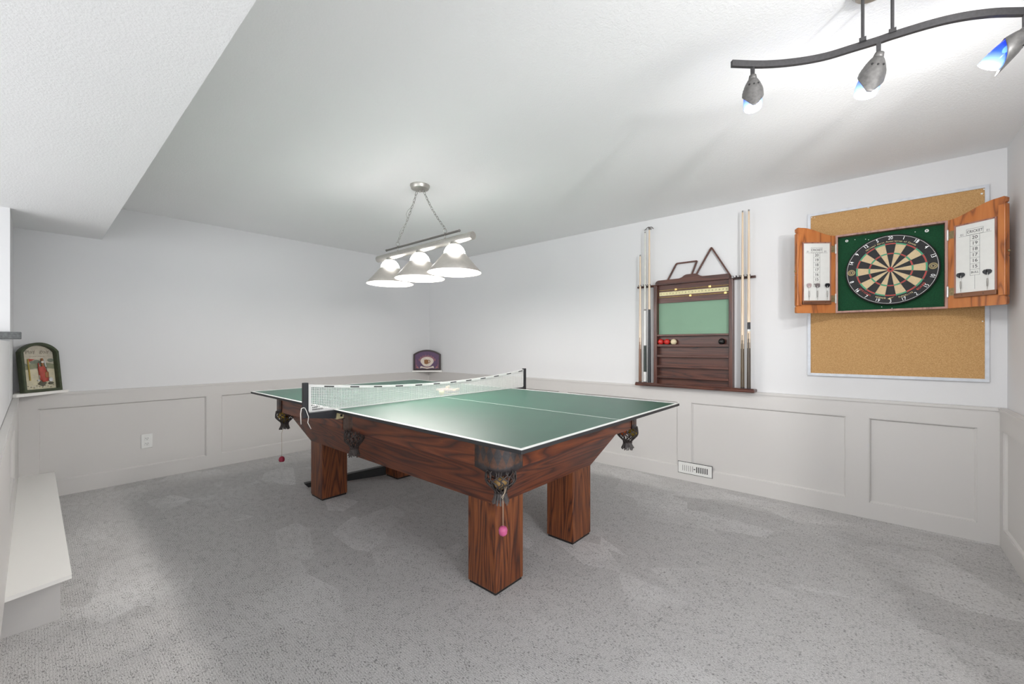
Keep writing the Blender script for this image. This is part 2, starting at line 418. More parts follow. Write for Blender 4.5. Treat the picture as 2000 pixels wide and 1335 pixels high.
# floor register in the baseboard
t = thing('floor_register', 'white metal vent register at the foot of the right wainscot', 'vent', (XR-.034, 1.127, .112))
b = B(); box(b, -.008, 0, -.137, .137, -.047, .047, bev=.003)
box(b, -.0012, .0, -.141, .141, -.051, .051, 1); obj('face_plate', b, [M_plate, M_slot], t)
for s in (1, -1):
    b = B()
    for k in range(6):
        y = s*(.018+k*.0165)
        box(b, -.0095, -.0078, y-.0035, y+.0035, -.024, .024, 1 if s < 0 else 0)
        if s > 0: box(b, -.0096, -.0079, y-.0035, y-.001, -.024, .024, 1)
    obj('louvre', b, [M_bench, M_slot], t)
b = B(); box(b, -.012, -.008, -.006, .006, -.003, .003); obj('lever', b, M_slot, t)

# ---------------------------------------------------------------- pool table.  local: x = v-.7625 (towards right wall), y = u-1.37
NX, NY, TR = 1.0907, .900, -.005
def TW(u, v, z=0.):   # table u (length), v (width) -> world
    return Vector((NX + u*sin(-TR) + v*cos(TR), NY + u*cos(TR) + v*sin(TR), z))
TC = TW(1.37, .7625)
def tl(u, v, z): return (v-.7625, u-1.37, z)
pt = thing('pool_table', 'dark red oak pool table with leather pockets under the table tennis top', 'pool table', TC, (0, 0, TR))
U0, U1, V0, V1 = .20, 2.60, .12, 1.40
for (u, v) in ((.415, .31), (.415, .965), (2.205, .31), (2.205, .965)):
    b = B(); du, dv = .188, .20
    box(b, v-.7625, v+dv-.7625, u-1.37, u+du-1.37, .012, .435, 0, bev=.004)
    box(b, v-.7625+.006, v+dv-.7625-.006, u-1.37+.006, u+du-1.37-.006, 0, .013, 1)
    obj('leg', b, [M_oak[2], M_blacksteel], pt)
b = B(); zb, zt2 = .425, .657
au0, au1, av0, av1 = .415, 2.393, .31, 1.165
e = .125
bot = [tl(au0, av0, zb), tl(au0, av1, zb), tl(au1, av1, zb), tl(au1, av0, zb)]
tu0, tu1, tv0, tv1 = au0-.145, au1+.135, av0-.125, av1+.125
top = [tl(tu0, tv0, zt2), tl(tu0, tv1, zt2), tl(tu1, tv1, zt2), tl(tu1, tv0, zt2)]
fs = hexa(b, bot, top)
for f in b.faces:
    n = f.normal if f.normal.length else Vector((0, 0, 1))
b.normal_update()
for f in b.faces:
    if abs(f.normal.x) > abs(f.normal.y) and abs(f.normal.x) > .3: f.material_index = 1
obj('cabinet_body', b, [M_oak[0], M_oak[1]], pt)
b = B(); box(b, U0 and V0+.08-.7625, V1-.08-.7625, U0+.08-1.37, U1-.08-1.37, .655, .785); obj('slate_bed', b, M_felt, pt)
def rail(u0, u1, v0, v1, ax):
    b = B(); box(b, v0-.7625, v1-.7625, u0-1.37, u1-1.37, .657, .790, bev=.005); obj('rail', b, M_oak[ax], pt)
SP = 1.45
for v0, v1 in ((V0, V0+.13), (V1-.13, V1)):
    rail(U0+.15, SP-.06, v0, v1, 1); rail(SP+.06, U1-.15, v0, v1, 1)
for u0, u1 in ((U0, U0+.13), (U1-.13, U1)):
    rail(u0, u1, V0+.12, V1-.12, 0)
# leather
def leathermat():
    t = NT('tooled_leather_diamonds'); tc = t.n('ShaderNodeTexCoord'); uv = tc.outputs['UV']
    mp = t.n('ShaderNodeMapping'); mp.inputs['Rotation'].default_value = (0, 0, pi/4); mp.inputs['Scale'].default_value = (1, 1, 1); t.l(uv, mp.inputs[0])
    ck = t.n('ShaderNodeTexChecker'); ck.inputs['Scale'].default_value = 1.0; t.l(mp.outputs[0], ck.inputs['Vector'])
    sx = t.n('ShaderNodeSeparateXYZ'); t.l(uv, sx.inputs[0])
    band = t.ramp(t.math('DIVIDE', sx.outputs[1], 2.6), [(.18, (0, 0, 0)), (.22, (1, 1, 1)), (.80, (1, 1, 1)), (.84, (0, 0, 0))])
    v = t.noise(t.coords(), 70, 3)
    d = t.ramp(v, [(.3, (.026, .022, .024)), (.7, (.052, .043, .043))]); br = t.ramp(v, [(.3, (.065, .030, .018)), (.7, (.12, .055, .034))])
    t.set(col=t.mix(t.math('MULTIPLY', ck.outputs['Fac'], band), d, br), rough=.42); t.bump(v, .2, .002); return t.m
M_dia = leathermat()
def leather_band(bm, path, ztop, zbot, sag, mi=0):
    """vertical leather shield along a plan path with a scalloped lower edge"""
    n = len(path); uvl = bm.loops.layers.uv.verify(); L = [0]
    for a, c in zip(path, path[1:]): L.append(L[-1] + (Vector(c)-Vector(a)).length)
    rows = 5; V = []
    for i, p in enumerate(path):
        s = L[i]/L[-1]; zb_ = zbot - sag*(sin(pi*s)**2)*(1 if .12 < s < .88 else .3)
        V.append([(bm.verts.new((p[0], p[1], ztop+(zb_-ztop)*k/rows)), (L[i]/.024, 2.6*(1-k/rows))) for k in range(rows+1)])
    for i in range(n-1):
        for k in range(rows):
            q = [V[i][k], V[i+1][k], V[i+1][k+1], V[i][k+1]]
            f = bm.faces.new([x[0] for x in q]); f.material_index = mi
            for lp, x in zip(f.loops, q): lp[uvl].uv = x[1]
def basket(parent, x, y, z, r=.058, h=.10, seed=0):
    rnd = random.Random(seed); b = B(); n = 13
    def prof(s):
        if s < .70: return r*(1.0+.10*sin(pi*s/.70)) if s < .35 else r*(1.0+.10*sin(pi*s/.70))*(1-.58*((s-.35)/.35)**1.3)
        return r*.44
    for sgn in (1, -1):
        for k in range(n):
            a0 = 2*pi*k/n + rnd.uniform(-.08, .08); pts = []
            for i in range(13):
                s = i/12*.78; a = a0 + sgn*(s*1.5+.12*sin(s*20+k)); rr = prof(s)
                pts.append((x+rr*cos(a), y+rr*sin(a), z - s*h*1.28))
            tube(b, pts, .0031, 5)
    lathe(b, [(r*.46, -h*.96), (r*.43, -h*1.0), (r*.46, -h*1.05)], 14, (x, y, z))
    ne = obj('pocket_net', b, M_leather, parent, smooth=True)
    b = B()
    lathe(b, [(r*.36, -h*.90), (r*.34, -h*1.05), (r*.42, -h*1.25), (0, -h*1.27)], 14, (x, y, z))
    for k in range(30):
        a = 2*pi*k/30 + rnd.uniform(-.1, .1); r1 = r*.40; r2 = r*rnd.uniform(.48, .68)
        pts = [(x+rr*cos(a), y+rr*sin(a), z-hh) for rr, hh in ((r1, h*.97), (r1*1.1, h*1.12), (r2, h*rnd.uniform(1.33, 1.45)))]
        tube(b, pts, .0035, 4)
    obj('tassel', b, M_leather, ne)
    return ne
def corner_path(su, sv, n=9):
    # rounded corner from the long side to the short side; su, sv signs of the corner
    cu, cv = (U0, V0) if su < 0 else (U1, V0)
    r = .085; pts = []
    def P(du, dv):   # du, dv inward distances from the rail corner
        u = U0+du if su < 0 else U1-du; v = V0+dv if sv < 0 else V1-dv
        return (v-.7625, u-1.37)
    pts.append(P(.15, -.003)); pts.append(P(.115, -.004))
    for k in range(n+1):
        a = pi/2*k/n; pts.append(P(r-(r+.004)*sin(a), r-(r+.004)*cos(a)))
    pts.append(P(-.004, .105)); pts.append(P(-.003, .12)); return pts
seed = 1
BK = {}
for su in (-1, 1):
    for sv in (-1, 1):
        p = obj_path = corner_path(su, sv); b = B()
        leather_band(b, p, .788, .660, .022)
        pk = obj('corner_pocket', b, M_dia, pt, auto=True)
        md = pk.modifiers.new('thick', 'SOLIDIFY'); md.thickness = .006; md.offset = 0
        u = U0+.050 if su < 0 else U1-.085; v = V0+.045 if sv < 0 else V1-.07
        x, y, _ = tl(u, v, 0)
        ob_ = basket(pk, x, y, .662, .058, .10, seed); seed += 1; BK[(su, sv)] = (u, v)
for sv in (-1, 1):
    v = V0-.004 if sv < 0 else V1+.004
    pth = [(v-.7625+(.012 if i in (0, 6) else 0)*(-sv), SP-.058+i*.116/6-1.37) for i in range(7)]
    b = B(); leather_band(b, pth, .788, .665, .012)
    pk = obj('side_pocket', b, M_tool, pt, auto=True); md = pk.modifiers.new('thick', 'SOLIDIFY'); md.thickness = .006
    vv = V0-.005 if sv < 0 else V1+.005; x, y, _ = tl(SP-.095, vv, 0); basket(pk, x, y, .675, .050, .105, seed); seed += 1
    BK[('side', sv)] = (SP-.095, vv)
# balls held in the baskets
def ball(name, loc, r, m, label, group=None, cat='ball'):
    b = B(); sphere(b, (0, 0, 0), r, seg=24); return tag(obj(name, b, m, loc=loc, smooth=True), label, cat, group)
def solid(name, c, rough=.15): return plain(name, c, rough, var=.02)
M_byel, M_bbrn, M_borg, M_bolv, M_btan = solid('ball_yellow', (.55, .36, .06)), solid('ball_brown', (.10, .035, .015)), solid('ball_orange', (.42, .08, .02)), solid('ball_olive', (.22, .15, .02)), solid('ball_tan', (.42, .26, .10))
g = BK[(1, -1)]
for dx, dy, dz, m, lab in ((-.026, -.012, .633, M_byel, 'yellow pool ball seen highest in the far left pocket net'), (.028, .008, .635, M_bbrn, 'dark brown pool ball at the right side of the far left pocket net'), (.0, .0, .592, M_bolv, 'olive pool ball lying lowest in the far left pocket net')):
    w = TW(g[0]+dy, g[1]+dx); ball('pool_ball', (w.x, w.y, dz), .0285 if dz > .6 else .027, m, lab, 'pool balls in the corner pocket nets')
g = BK[(-1, 1)]
for dx, dy, dz, m, lab in ((-.006, .028, .628, M_borg, 'orange pool ball in the right corner pocket net'), (.012, -.028, .628, M_bolv, 'olive yellow pool ball in the right corner pocket net')):
    w = TW(g[0]+dy, g[1]+dx); ball('pool_ball', (w.x, w.y, dz), .0285, m, lab, 'pool balls in the corner pocket nets')
g = BK[(-1, -1)]; w = TW(g[0], g[1]); ball('pool_ball', (w.x, w.y, .600), .027, M_btan, 'tan pool ball in the nearest corner pocket net', 'pool balls in the corner pocket nets')

# rubber balls dangling on strings
def dangle(u, v, ztop, zball, r, m, label, two):
    w = TW(u, v); t = thing('hanging_ball', label, 'ball', (w.x, w.y, zball-r))
    b = B()
    if two:
        lathe(b, [(0, 0), (r*.75, r*.08), (r*.95, r*.45), (r*.93, r*.72), (r, r*.9), (r*1.02, r*1.2), (r*.85, r*1.7), (r*.4, r*2.0), (0, r*2.05)], 20)
        sphere(b, (0, 0, -r*.12), r*.22, seg=10)
    else:
        lathe(b, [(0, 0), (r*.8, .0), (r*.98, r*.35), (r, r*.8), (r*.85, r*1.45), (r*.4, r*1.85), (0, r*1.92)], 20)
    obj('ball', b, m, t, smooth=True)
    b = B(); h = ztop-zball+r
    tube(b, [(0, 0, r*1.9), (.001, .001, h*.5), (-.001, 0, h-.04), (.004, -.003, h-.02), (.016, .004, h-.002)], .0013, 6)
    if two: tube(b, [(.0, 0, h-.045), (-.012, -.004, h-.03), (.004, -.006, h-.018), (.022, .0, h+.004)], .0014, 6)
    obj('string', b, M_string, t, smooth=True); return t
dangle(.20, .125, .60, .4326, .0175, M_pink, 'pink rubber ball on a string hanging before the nearest table leg', True)
dangle(2.52, .145, .53, .295, .021, M_crimson, 'crimson rubber ball on a string hanging at the far left pocket', False)

# ---------------------------------------------------------------- table tennis top: two halves
def top_half(ua, ub, label):
    w = TW((ua+ub)/2, .7625, .792); t = thing('table_tennis_board', label, 'table tennis top', w, (0, 0, TR), 'halves of the table tennis top')
    hu, hv = (ub-ua)/2, .7625
    b = B(); box(b, -hv, hv, -hu, hu, 0, .0142, bev=.0015); obj('board', b, M_blackedge, t)
    b = B(); box(b, -hv+.002, hv-.002, -hu+.002, hu-.002, .0139, .0150); obj('playing_surface', b, M_green, t)
    b = B(); z0, z1 = .0149, .0155; e_ = .020
    box(b, -hv+.001, -hv+e_, -hu+.001, hu-.001, z0, z1); box(b, hv-e_, hv-.001, -hu+.001, hu-.001, z0, z1)
    ye = -hu+.001 if ua < 1 else hu-e_
    box(b, -hv+e_, hv-e_, ye, ye+e_-.001, z0, z1); box(b, -.002, .002, -hu, hu, z0, z1)
    obj('line_marking', b, M_white, t)
top_half(0, 1.369, 'near half of the green table tennis top, on the camera side of the net')
top_half(1.371, 2.74, 'far half of the green table tennis top, behind the net')

# net
ZT = .8072; NU = 1.37
w = TW(NU, .7625, 0); nt = thing('table_tennis_net', 'white table tennis net with black posts across the green top', 'net', (w.x, w.y, ZT), (0, 0, TR))
HV = .7625+.1525
def sagz(x): return .152 - .050*(1-(x/HV)**2)
b = B(); nx, nz, th = 190, 14, .0036
def P_(x, k): # k 0..1 up
    lo = .004; return (x, 0, lo + k*(sagz(x)-.012-lo))
X0, X1 = -HV+.030, HV-.02
for i in range(nx+1):
    x = X0+(X1-X0)*i/nx; d = .0014
    v = [b.verts.new((x+sx*d, -.0006, P_(x, kk)[2])) for sx, kk in ((-1, 0), (1, 0), (1, 1), (-1, 1))]; b.faces.new(v)
seg = 24
for j in range(1, nz):
    k = j/nz
    for i in range(seg):
        xa, xb = X0+(X1-X0)*i/seg, X0+(X1-X0)*(i+1)/seg; za, zb_ = P_(xa, k)[2], P_(xb, k)[2]; d = .0013
        b.faces.new([b.verts.new(p) for p in ((xa, .0004, za-d), (xb, .0004, zb_-d), (xb, .0004, zb_+d), (xa, .0004, za+d))])
mesh = obj('netting', b, M_net, nt); md = mesh.modifiers.new('thick', 'SOLIDIFY'); md.thickness = .001
b = B(); segs = 40
for i in range(segs):
    xa, xb = -HV+.012+(2*HV-.024)*i/segs, -HV+.012+(2*HV-.024)*(i+1)/segs
    za, zc = sagz(xa), sagz(xb)
    hexa(b, [(xa, -.003, za-.014), (xb, -.003, zc-.014), (xb, .003, zc-.014), (xa, .003, za-.014)], [(xa, -.003, za), (xb, -.003, zc), (xb, .003, zc), (xa, .003, za)])
for i in range(12):
    x = -HV+.10+i*.150
    if x < HV-.05:
        za, zc = sagz(x), sagz(x+.055)
        quad(b, [(x, -.0034, za-.0115), (x+.055, -.0034, zc-.0115), (x+.055, -.0034, zc-.0045), (x, -.0034, za-.0045)], 1)
obj('top_tape', b, [M_net, M_ink], nt)
b = B(); box(b, -HV+.012, -HV+.031, -.0025, .0025, .006, .145)
v = [(-HV+.029, -.002, .004), (-HV+.17, -.002, .004), (-HV+.10, -.002, .018), (-HV+.029, -.002, .034)]
f0 = [b.verts.new(p) for p in v]; f1 = [b.verts.new((p[0], .002, p[2])) for p in v]; b.faces.new(f0); b.faces.new(f1[::-1])
for i in range(4): b.faces.new((f0[i], f1[i], f1[(i+1) % 4], f0[(i+1) % 4]))
rr = random.Random(4)
for row, (n_, z_) in enumerate(((5, .024), (9, .013))):
    x = -HV+.036
    for k in range(n_):
        wd = rr.uniform(.003, .006); quad(b, [(x, -.0026, z_-.0035), (x+wd, -.0026, z_-.0035), (x+wd, -.0026, z_+.0035), (x, -.0026, z_+.0035)], 1); x += wd+.0022
obj('end_panel', b, [M_net, M_ink], nt)
b = B(); box(b, HV-.021, HV-.009, -.0025, .0025, .006, .145); obj('end_panel', b, M_net, nt)
b = B(); box(b, -HV+.02, HV-.02, -.002, .002, .0, .006); obj('bottom_cord', b, M_net, nt)
for s in (-1, 1):
    b = B(); xc = s*HV
    box(b, xc-.013, xc+.013, -.013, .013, -.028, .160, bev=.003); post = obj('post', b, M_black, nt)
    b = B(); xa, xb = (xc+.012, -.7625-.002) if s < 0 else (.7625+.002, xc-.012)
    lo = -.040
    if s < 0: hexa(b, [(xa, -.02, -.028), (xb+.06, -.02, lo-.016), (xb+.06, .02, lo-.016), (xa, .02, -.028)], [(xa, -.02, -.002), (xb, -.02, -.002), (xb, .02, -.002), (xa, .02, -.002)])
    else: hexa(b, [(xa-.06, -.02, lo-.016), (xb, -.02, -.028), (xb, .02, -.028), (xa-.06, .02, lo-.016)], [(xa, -.02, -.002), (xb, -.02, -.002), (xb, .02, -.002), (xa, .02, -.002)])
    cl = obj('clamp', b, M_black, nt)
    xq = s*(.7625-.024)
    b = B(); hexa(b, [(xq-.020, -.029, -.052), (xq+.020, -.029, -.050), (xq+.020, -.008, -.050), (xq-.020, -.008, -.052)], [(xq-.014, -.029, -.017), (xq+.020, -.029, -.019), (xq+.020, -.008, -.019), (xq-.014, -.008, -.017)])
    box(b, xq+.001, xq+.014, -.0305, -.0285, -.040, -.027, 1); tag(obj('clamp_pad', b, [plain('cream_plastic', (.60, .52, .30), .4), M_slot], cl), 'cream plastic pad')
b = B(); xs = -HV-.014
tube(b, [(xs+.006, -.010, .030), (xs-.012, -.016, .028), (xs-.016, -.016, .0), (xs-.014, -.016, -.055)], .0028, 6)
tube(b, [(xs+.006, -.012, .030), (xs+.012, -.02, .012), (xs+.022, -.022, -.02), (xs+.018, -.022, -.05), (xs+.034, -.024, -.085)], .0022, 6)
obj('cord', b, M_cord, nt, smooth=True)

# ball and bats behind the net
w = TW(1.425, .815); ball('table_tennis_ball', (w.x, w.y, ZT+.0205), .020, plain('yellow_celluloid', (.72, .66, .28), .4, var=.03), 'pale yellow table tennis ball lying just behind the net')
def bat(u, v, z, ang, label, rub):
    w = TW(u, v); t = thing('table_tennis_bat', label, 'table tennis bat', (w.x, w.y, z), (0, 0, ang))
    pts = [(.075*cos(a)-0, .072*sin(a)) for a in [R(38)+R(284)*k/28 for k in range(29)]]
    blade = pts + [(.088, -.014), (.088, .014)]
    b = B(); prism(b, blade, .006, 0, Matrix.Translation((0, 0, .002))); obj('blade', b, M_ash, t)
    b = B(); prism(b, [(x*.985-.001, y*.985) for x, y in pts], .002, 0); prism(b, [(x*.985-.001, y*.985) for x, y in pts], .002, 0, Matrix.Translation((0, 0, .008))); obj('rubber', b, rub, t)
    b = B(); box(b, .078, .180, -.013, .013, -.0, .022, bev=.006); obj('handle', b, M_batwood, t)
M_batwood = plain('pale_bat_wood', (.70, .52, .36), .5, var=.06)
a_ = atan2(*(lambda d: (d.y, d.x))(TW(1.60, 1.13)-TW(1.50, .93)))
bat(1.50, .95, ZT, a_, 'table tennis bat with dark rubber lying nearest to the ball, handle to the right', M_black)
bat(1.68, 1.06, ZT, a_+.25, 'table tennis bat with pinkish rubber lying farther back behind the net', plain('faded_pink_rubber', (.52, .36, .34), .6))

# black bar on the floor below the table
b = B()
p0, p1 = Vector((1.455, 3.52, 0)), Vector((2.085, 3.322, 0)); d = (p1-p0).normalized(); n = Vector((-d.y, d.x, 0))*.022
def q_(s, z): return [tuple(p0+d*s-n+Vector((0, 0, z))), tuple(p0+d*s+n+Vector((0, 0, z)))]
L_ = (p1-p0).length
A, C = q_(.03, 0), q_(L_, 0); A2, C2 = q_(0, .034), q_(L_, .080)
hexa(b, [A[0], C[0], C[1], A[1]], [A2[0], C2[0], C2[1], A2[1]])
tag(obj('metal_bar', b, M_blacksteel), 'flat black metal bar lying on the carpet under the pool table', 'bar')

# ---------------------------------------------------------------- pendant lamp over the table
LC = Vector((1.8255, 2.4582, 0)); la = pi/2 + TR   # along the table
lp = thing('billiard_lamp', 'brushed nickel three-shade billiard lamp hung on two chains over the table', 'lamp', (LC.x, LC.y, 1.64), (0, 0, TR))
DZ = -1.64
b = B(); lathe(b, [(0, ZC+DZ), (.070, ZC+DZ), (.070, ZC-.008+DZ), (.062, ZC-.026+DZ), (.030, ZC-.036+DZ), (0, ZC-.038+DZ)], 40)
lathe(b, [(0, ZC-.05+DZ), (.006, ZC-.048+DZ), (.007, ZC-.038+DZ), (0, ZC-.036+DZ)], 12)
cy0 = .11   # canopy sits a little along the bar
obj('canopy', b, M_nickel, lp, smooth=False, auto=True, loc=(0, 0.0, 0))
ZTUBE = 1.862+DZ
b = B(); tube(b, [(0, -.555, ZTUBE), (0, .555, ZTUBE)], .026, 24); obj('light_bar', b, M_nickel, lp, auto=True)
b = B(); tube(b, [(0, -.42, ZTUBE+.054), (0, .43, ZTUBE+.054)], .0075, 12)
for y in (-.425, .435): sphere(b, (0, y, ZTUBE+.054), .009, seg=12)
rod = obj('upper_rod', b, M_rod, lp, auto=True)
for y in (-.28, .28):
    b = B(); tube(b, [(0, y, ZTUBE+.02), (0, y, ZTUBE+.066)], .005, 10); tube(b, [(.015*cos(a), y, ZTUBE+.080+.015*sin(a)) for a in [2*pi*k/16 for k in range(16)]], .0022, 6, closed=True)
    obj('hanger', b, M_chain, lp, smooth=True)
    # chain
    b = B(); a0 = Vector((0, y, ZTUBE+.095)); a1 = Vector((0, .035*(1 if y > 0 else -1), ZC-.036+DZ)); dd = a1-a0; nl = int(dd.length/.024)
    dn = dd.normalized(); side = Vector((1, 0, 0)); oth = dn.cross(side)
    for i in range(nl):
        c = a0 + dd*((i+.5)/nl); s_ = side if i % 2 else oth
        c = c + Vector((0, (.012 if y > 0 else -.012)*-sin(pi*(i+.5)/nl), -.006*sin(pi*(i+.5)/nl)))
        tube(b, [c + dn*.0155*cos(a) + s_*.0070*sin(a) for a in [2*pi*k/12 for k in range(12)]], .0019, 5, closed=True)
    obj('chain', b, M_chain, lp, smooth=True)
b = B(); pts = [Vector((0, .29, ZTUBE+.09)) + Vector((.012*sin(k*1.3), -.255*k/14 + .012*sin(k*.9), (ZC-.036+DZ-ZTUBE-.09)*k/14)) for k in range(15)]
tube(b, pts, .0016, 5); obj('cable', b, M_chain, lp, smooth=True)
for k, y in enumerate((-.378, 0, .384)):
    zr = 0.005
    b = B(); lathe(b, [(.178, zr), (.1795, zr+.002), (.132, zr+.056), (.076, zr+.123), (.0745, zr+.1225), (.130, zr+.054), (.176, zr+.002)], 56, (0, y, 0))
    sh = tag(obj('lamp_shade', b, M_shade, lp, smooth=True), None)
    b = B(); lathe(b, [(.1755, zr+.0025), (.1295, zr+.0545), (.0735, zr+.122)], 56, (0, y, 0)); obj('lining', b, M_shadein, sh, smooth=True)
    b = B(); lathe(b, [(.0725, zr+.121), (.068, zr+.143), (.058, zr+.163), (.044, zr+.178), (.036, zr+.183), (.034, zr+.181), (.055, zr+.160), (.067, zr+.140), (.072, zr+.120)], 40, (0, y, 0)); obj('glass_dome', b, M_dome, sh, smooth=True)
    b = B(); lathe(b, [(0, zr+.181), (.034, zr+.181), (.036, zr+.186), (.030, zr+.189), (.027, zr+.204), (.018, zr+.207), (.014, ZTUBE-.015), (0, ZTUBE-.015)], 28, (0, y, 0)); obj('socket_collar', b, M_nickel, sh, auto=True)
    b = B(); sphere(b, (0, y, zr+.085), .030, seg=20, sz=1.2); obj('bulb', b, M_bulb, sh, smooth=True)
    wl = lp.matrix_basis @ Vector((0, y, zr+.030))
    light('pendant_light', 'POINT', wl, 20, (1, .96, .91), .045)

# ---------------------------------------------------------------- track light
CA, SA = .7563, .6542
def cw(px, py, z):   # viewing ray of an image point met with height z -> world
    t_ = (px-1000)/FPX; k = (z-1.166)*FPX/(674-py); return Vector(((SA*t_+CA)*k, (-CA*t_+SA)*k, z))
ZBAR = 2.14
half = [cw(x, y, ZBAR) for x, y in ((1429, 124.5), (1490, 126), (1550, 121.5), (1610, 111), (1670, 93), (1716, 79.0))]
rgt = [cw(x, y, ZBAR) for x, y in ((1745, 69), (1820, 46.5), (1880, 33), (1940, 25.5), (2000, 23.5))]
mid = half[-1]
path = half + rgt
last = path[-1]; d1 = (path[-1]-path[-2]).normalized()
for k in range(1, 5):
    a = d1.xy.angle_signed(Vector((1, 0))) ; 
    d1 = Matrix.Rotation(R(-6), 4, 'Z') @ d1; path.append(path[-1]+d1*.06)
# resample smoothly (Catmull-Rom)
def smooth_path(P, n=5):
    out = []
    for i in range(len(P)-1):
        p0, p1, p2, p3 = P[max(0, i-1)], P[i], P[i+1], P[min(len(P)-1, i+2)]
        for k in range(n):
            t_ = k/n; out.append(.5*((2*p1)+(p2-p0)*t_+(2*p0-5*p1+4*p2-p3)*t_*t_+(3*p1-p0-3*p2+p3)*t_**3))
    return out+[P[-1]]
path = smooth_path(path)
can = cw(1706, 83, ZBAR)
tk = thing('track_light', 'dark grey curved track light with blue glass spots on the ceiling', 'track light', (can.x, can.y, ZBAR))
inv = Matrix.Translation(-Vector((can.x, can.y, ZBAR)))
b = B(); bar(b, [inv @ p for p in path], .012, .021); obj('curved_bar', b, M_iron, tk)
b = B(); lathe(b, [(0, ZC-ZBAR), (.056, ZC-ZBAR), (.056, ZC-ZBAR-.005), (.046, ZC-ZBAR-.018), (0, ZC-ZBAR-.028)], 40); obj('canopy', b, M_nickel, tk, auto=True)
for px, py in ((1685, 86), (1743, 69)):
    p = inv @ cw(px, py, ZBAR); b = B(); tube(b, [(p.x, p.y, .008), (p.x, p.y, ZC-ZBAR-.015)], .0045, 12); box(b, p.x-.009, p.x+.009, p.y-.009, p.y+.009, .006, .018); obj('drop_rod', b, M_iron, tk)
M_blue = None
def blueglass():
    t = NT('blue_glass'); lw = t.n('ShaderNodeLayerWeight'); lw.inputs[0].default_value = .35
    sx = t.n('ShaderNodeSeparateXYZ'); tc = t.n('ShaderNodeTexCoord'); t.l(tc.outputs['UV'], sx.inputs[0])
    col = t.ramp(sx.outputs[1], [(0, (.02, .05, .62)), (.55, (.07, .18, .85)), (.85, (.45, .65, .95)), (1, (.85, .92, 1))])
    t.set(col=col, rough=.15, trans=.55, ior=1.15, emi=col, emis=.25); return t.m
M_blue = blueglass()
def spot(px, py, tilt_dir, tilt, label_ang, sc=1.0, stem=.042, z0=ZBAR, glass_a=0.):
    """petal spotlight: stem, iron pod with slots, flared blue glass, bulb"""
    p = cw(px, py, ZBAR)
    t = tk
    base = inv @ p
    b = B(); box(b, base.x-.006, base.x+.006, base.y-.006, base.y+.006, -stem-.010, 0, bev=.001)
    st = obj('stem', b, M_iron, t)
    piv = Vector((base.x, base.y, -stem-.008))
    M = Matrix.Translation(piv) @ Matrix.Rotation(tilt_dir, 4, 'Z') @ Matrix.Rotation(tilt, 4, 'Y') @ Matrix.Rotation(-tilt_dir, 4, 'Z') @ Matrix.Rotation(label_ang, 4, 'Z') @ Matrix.Diagonal((sc, sc, sc, 1))
    # local: pod axis -z, pod leaf faces +x
    def rad(s): return .004+.025*min(1, (s/.40))**.6 if s < .40 else .029+.006*(s-.40)
    b = B(); n = 16; rows = 14; grid = []
    for j in range(rows+1):
        s = j/rows; z = -.112*s
        wdt = R(168) if s < .30 else R(168)*(1-((s-.30)/.70)**.62)+R(9)
        grid.append([b.verts.new(((rad(s)+.0015)*cos(wdt*(2*i/n-1)), (rad(s)+.0015)*sin(wdt*(2*i/n-1)), z)) for i in range(n+1)])
    for A_, C_ in zip(grid, grid[1:]):
        for i in range(n): b.faces.new((A_[i], A_[i+1], C_[i+1], C_[i]))
    lathe(b, [(0, .010), (.010, .008), (.012, -.004), (.006, -.008)], 14)
    for aa in (-.5, 0., .5):
        x, y = .0268*cos(aa), .0268*sin(aa)
        Q = Matrix.Translation((x*.985, y*.985, -.030-.005*cos(aa*2))) @ Matrix.Rotation(aa, 4, 'Z') @ Matrix.Rotation(pi/2, 4, 'Y')
        lathe(b, [(0, .0022), (.0016, .0022), (.0016, -.002)], 10, mi=1, M=Q)
    bmesh.ops.transform(b, matrix=M, verts=b.verts)
    sh = obj('spot_shade', b, [M_pod, M_slot], t, smooth=True); md = sh.modifiers.new('thick', 'SOLIDIFY'); md.thickness = .0016; md.offset = 1
    # glass cup, longest at the back, open below
    b = B(); uvl = b.loops.layers.uv.verify(); rows = 12; n = 28; grid = []
    for j in range(rows+1):
        s = j/rows; row = []
        for i in range(n):
            a = 2*pi*i/n; ln = .103-.005*cos(a); z = -.022-(ln-.022)*s
            rr = .0225+.0065*sin(min(1, s*1.2)*pi/2)-.002*max(0, s-.8)*5
            row.append((b.verts.new((rr*cos(a), rr*sin(a), z)), s))
        grid.append(row)
    for A_, C_ in zip(grid, grid[1:]):
        for i in range(n):
            k = (i+1) % n; q = [A_[i], A_[k], C_[k], C_[i]]; f = b.faces.new([x[0] for x in q])
            for lo_, x in zip(f.loops, q): lo_[uvl].uv = (0, x[1])
    bmesh.ops.transform(b, matrix=M, verts=b.verts)
    gl = obj('glass_petal', b, M_blue, t, smooth=True); md = gl.modifiers.new('thick', 'SOLIDIFY'); md.thickness = .002; md.offset = -1
    b = B(); sphere(b, (0, 0, -.050), .008, seg=14, sz=1.4); bmesh.ops.transform(b, matrix=M, verts=b.verts); obj('bulb', b, M_bulb, t, smooth=True)
    tip = Matrix.Translation((can.x, can.y, ZBAR)) @ M @ Vector((0, 0, -.108))
    return tip
tips = []
camdir = atan2(-SA, -CA)
def ray_ang(px): t_ = (px-1000)/FPX; return atan2(-(-CA*t_+SA), -(SA*t_+CA))   # heading towards the camera
tips.append(spot(1470, 127, 0, 0.0, ray_ang(1470)+.15, 1.0, .038))
tips.append(spot(1716, 79, ray_ang(1716)-pi/2, R(-17), ray_ang(1716)+.35, 1.1, .042))
tips.append(spot(2003, 23.5, ray_ang(2000)-pi/2, R(-46), ray_ang(2000)+2.0, .98, .046))
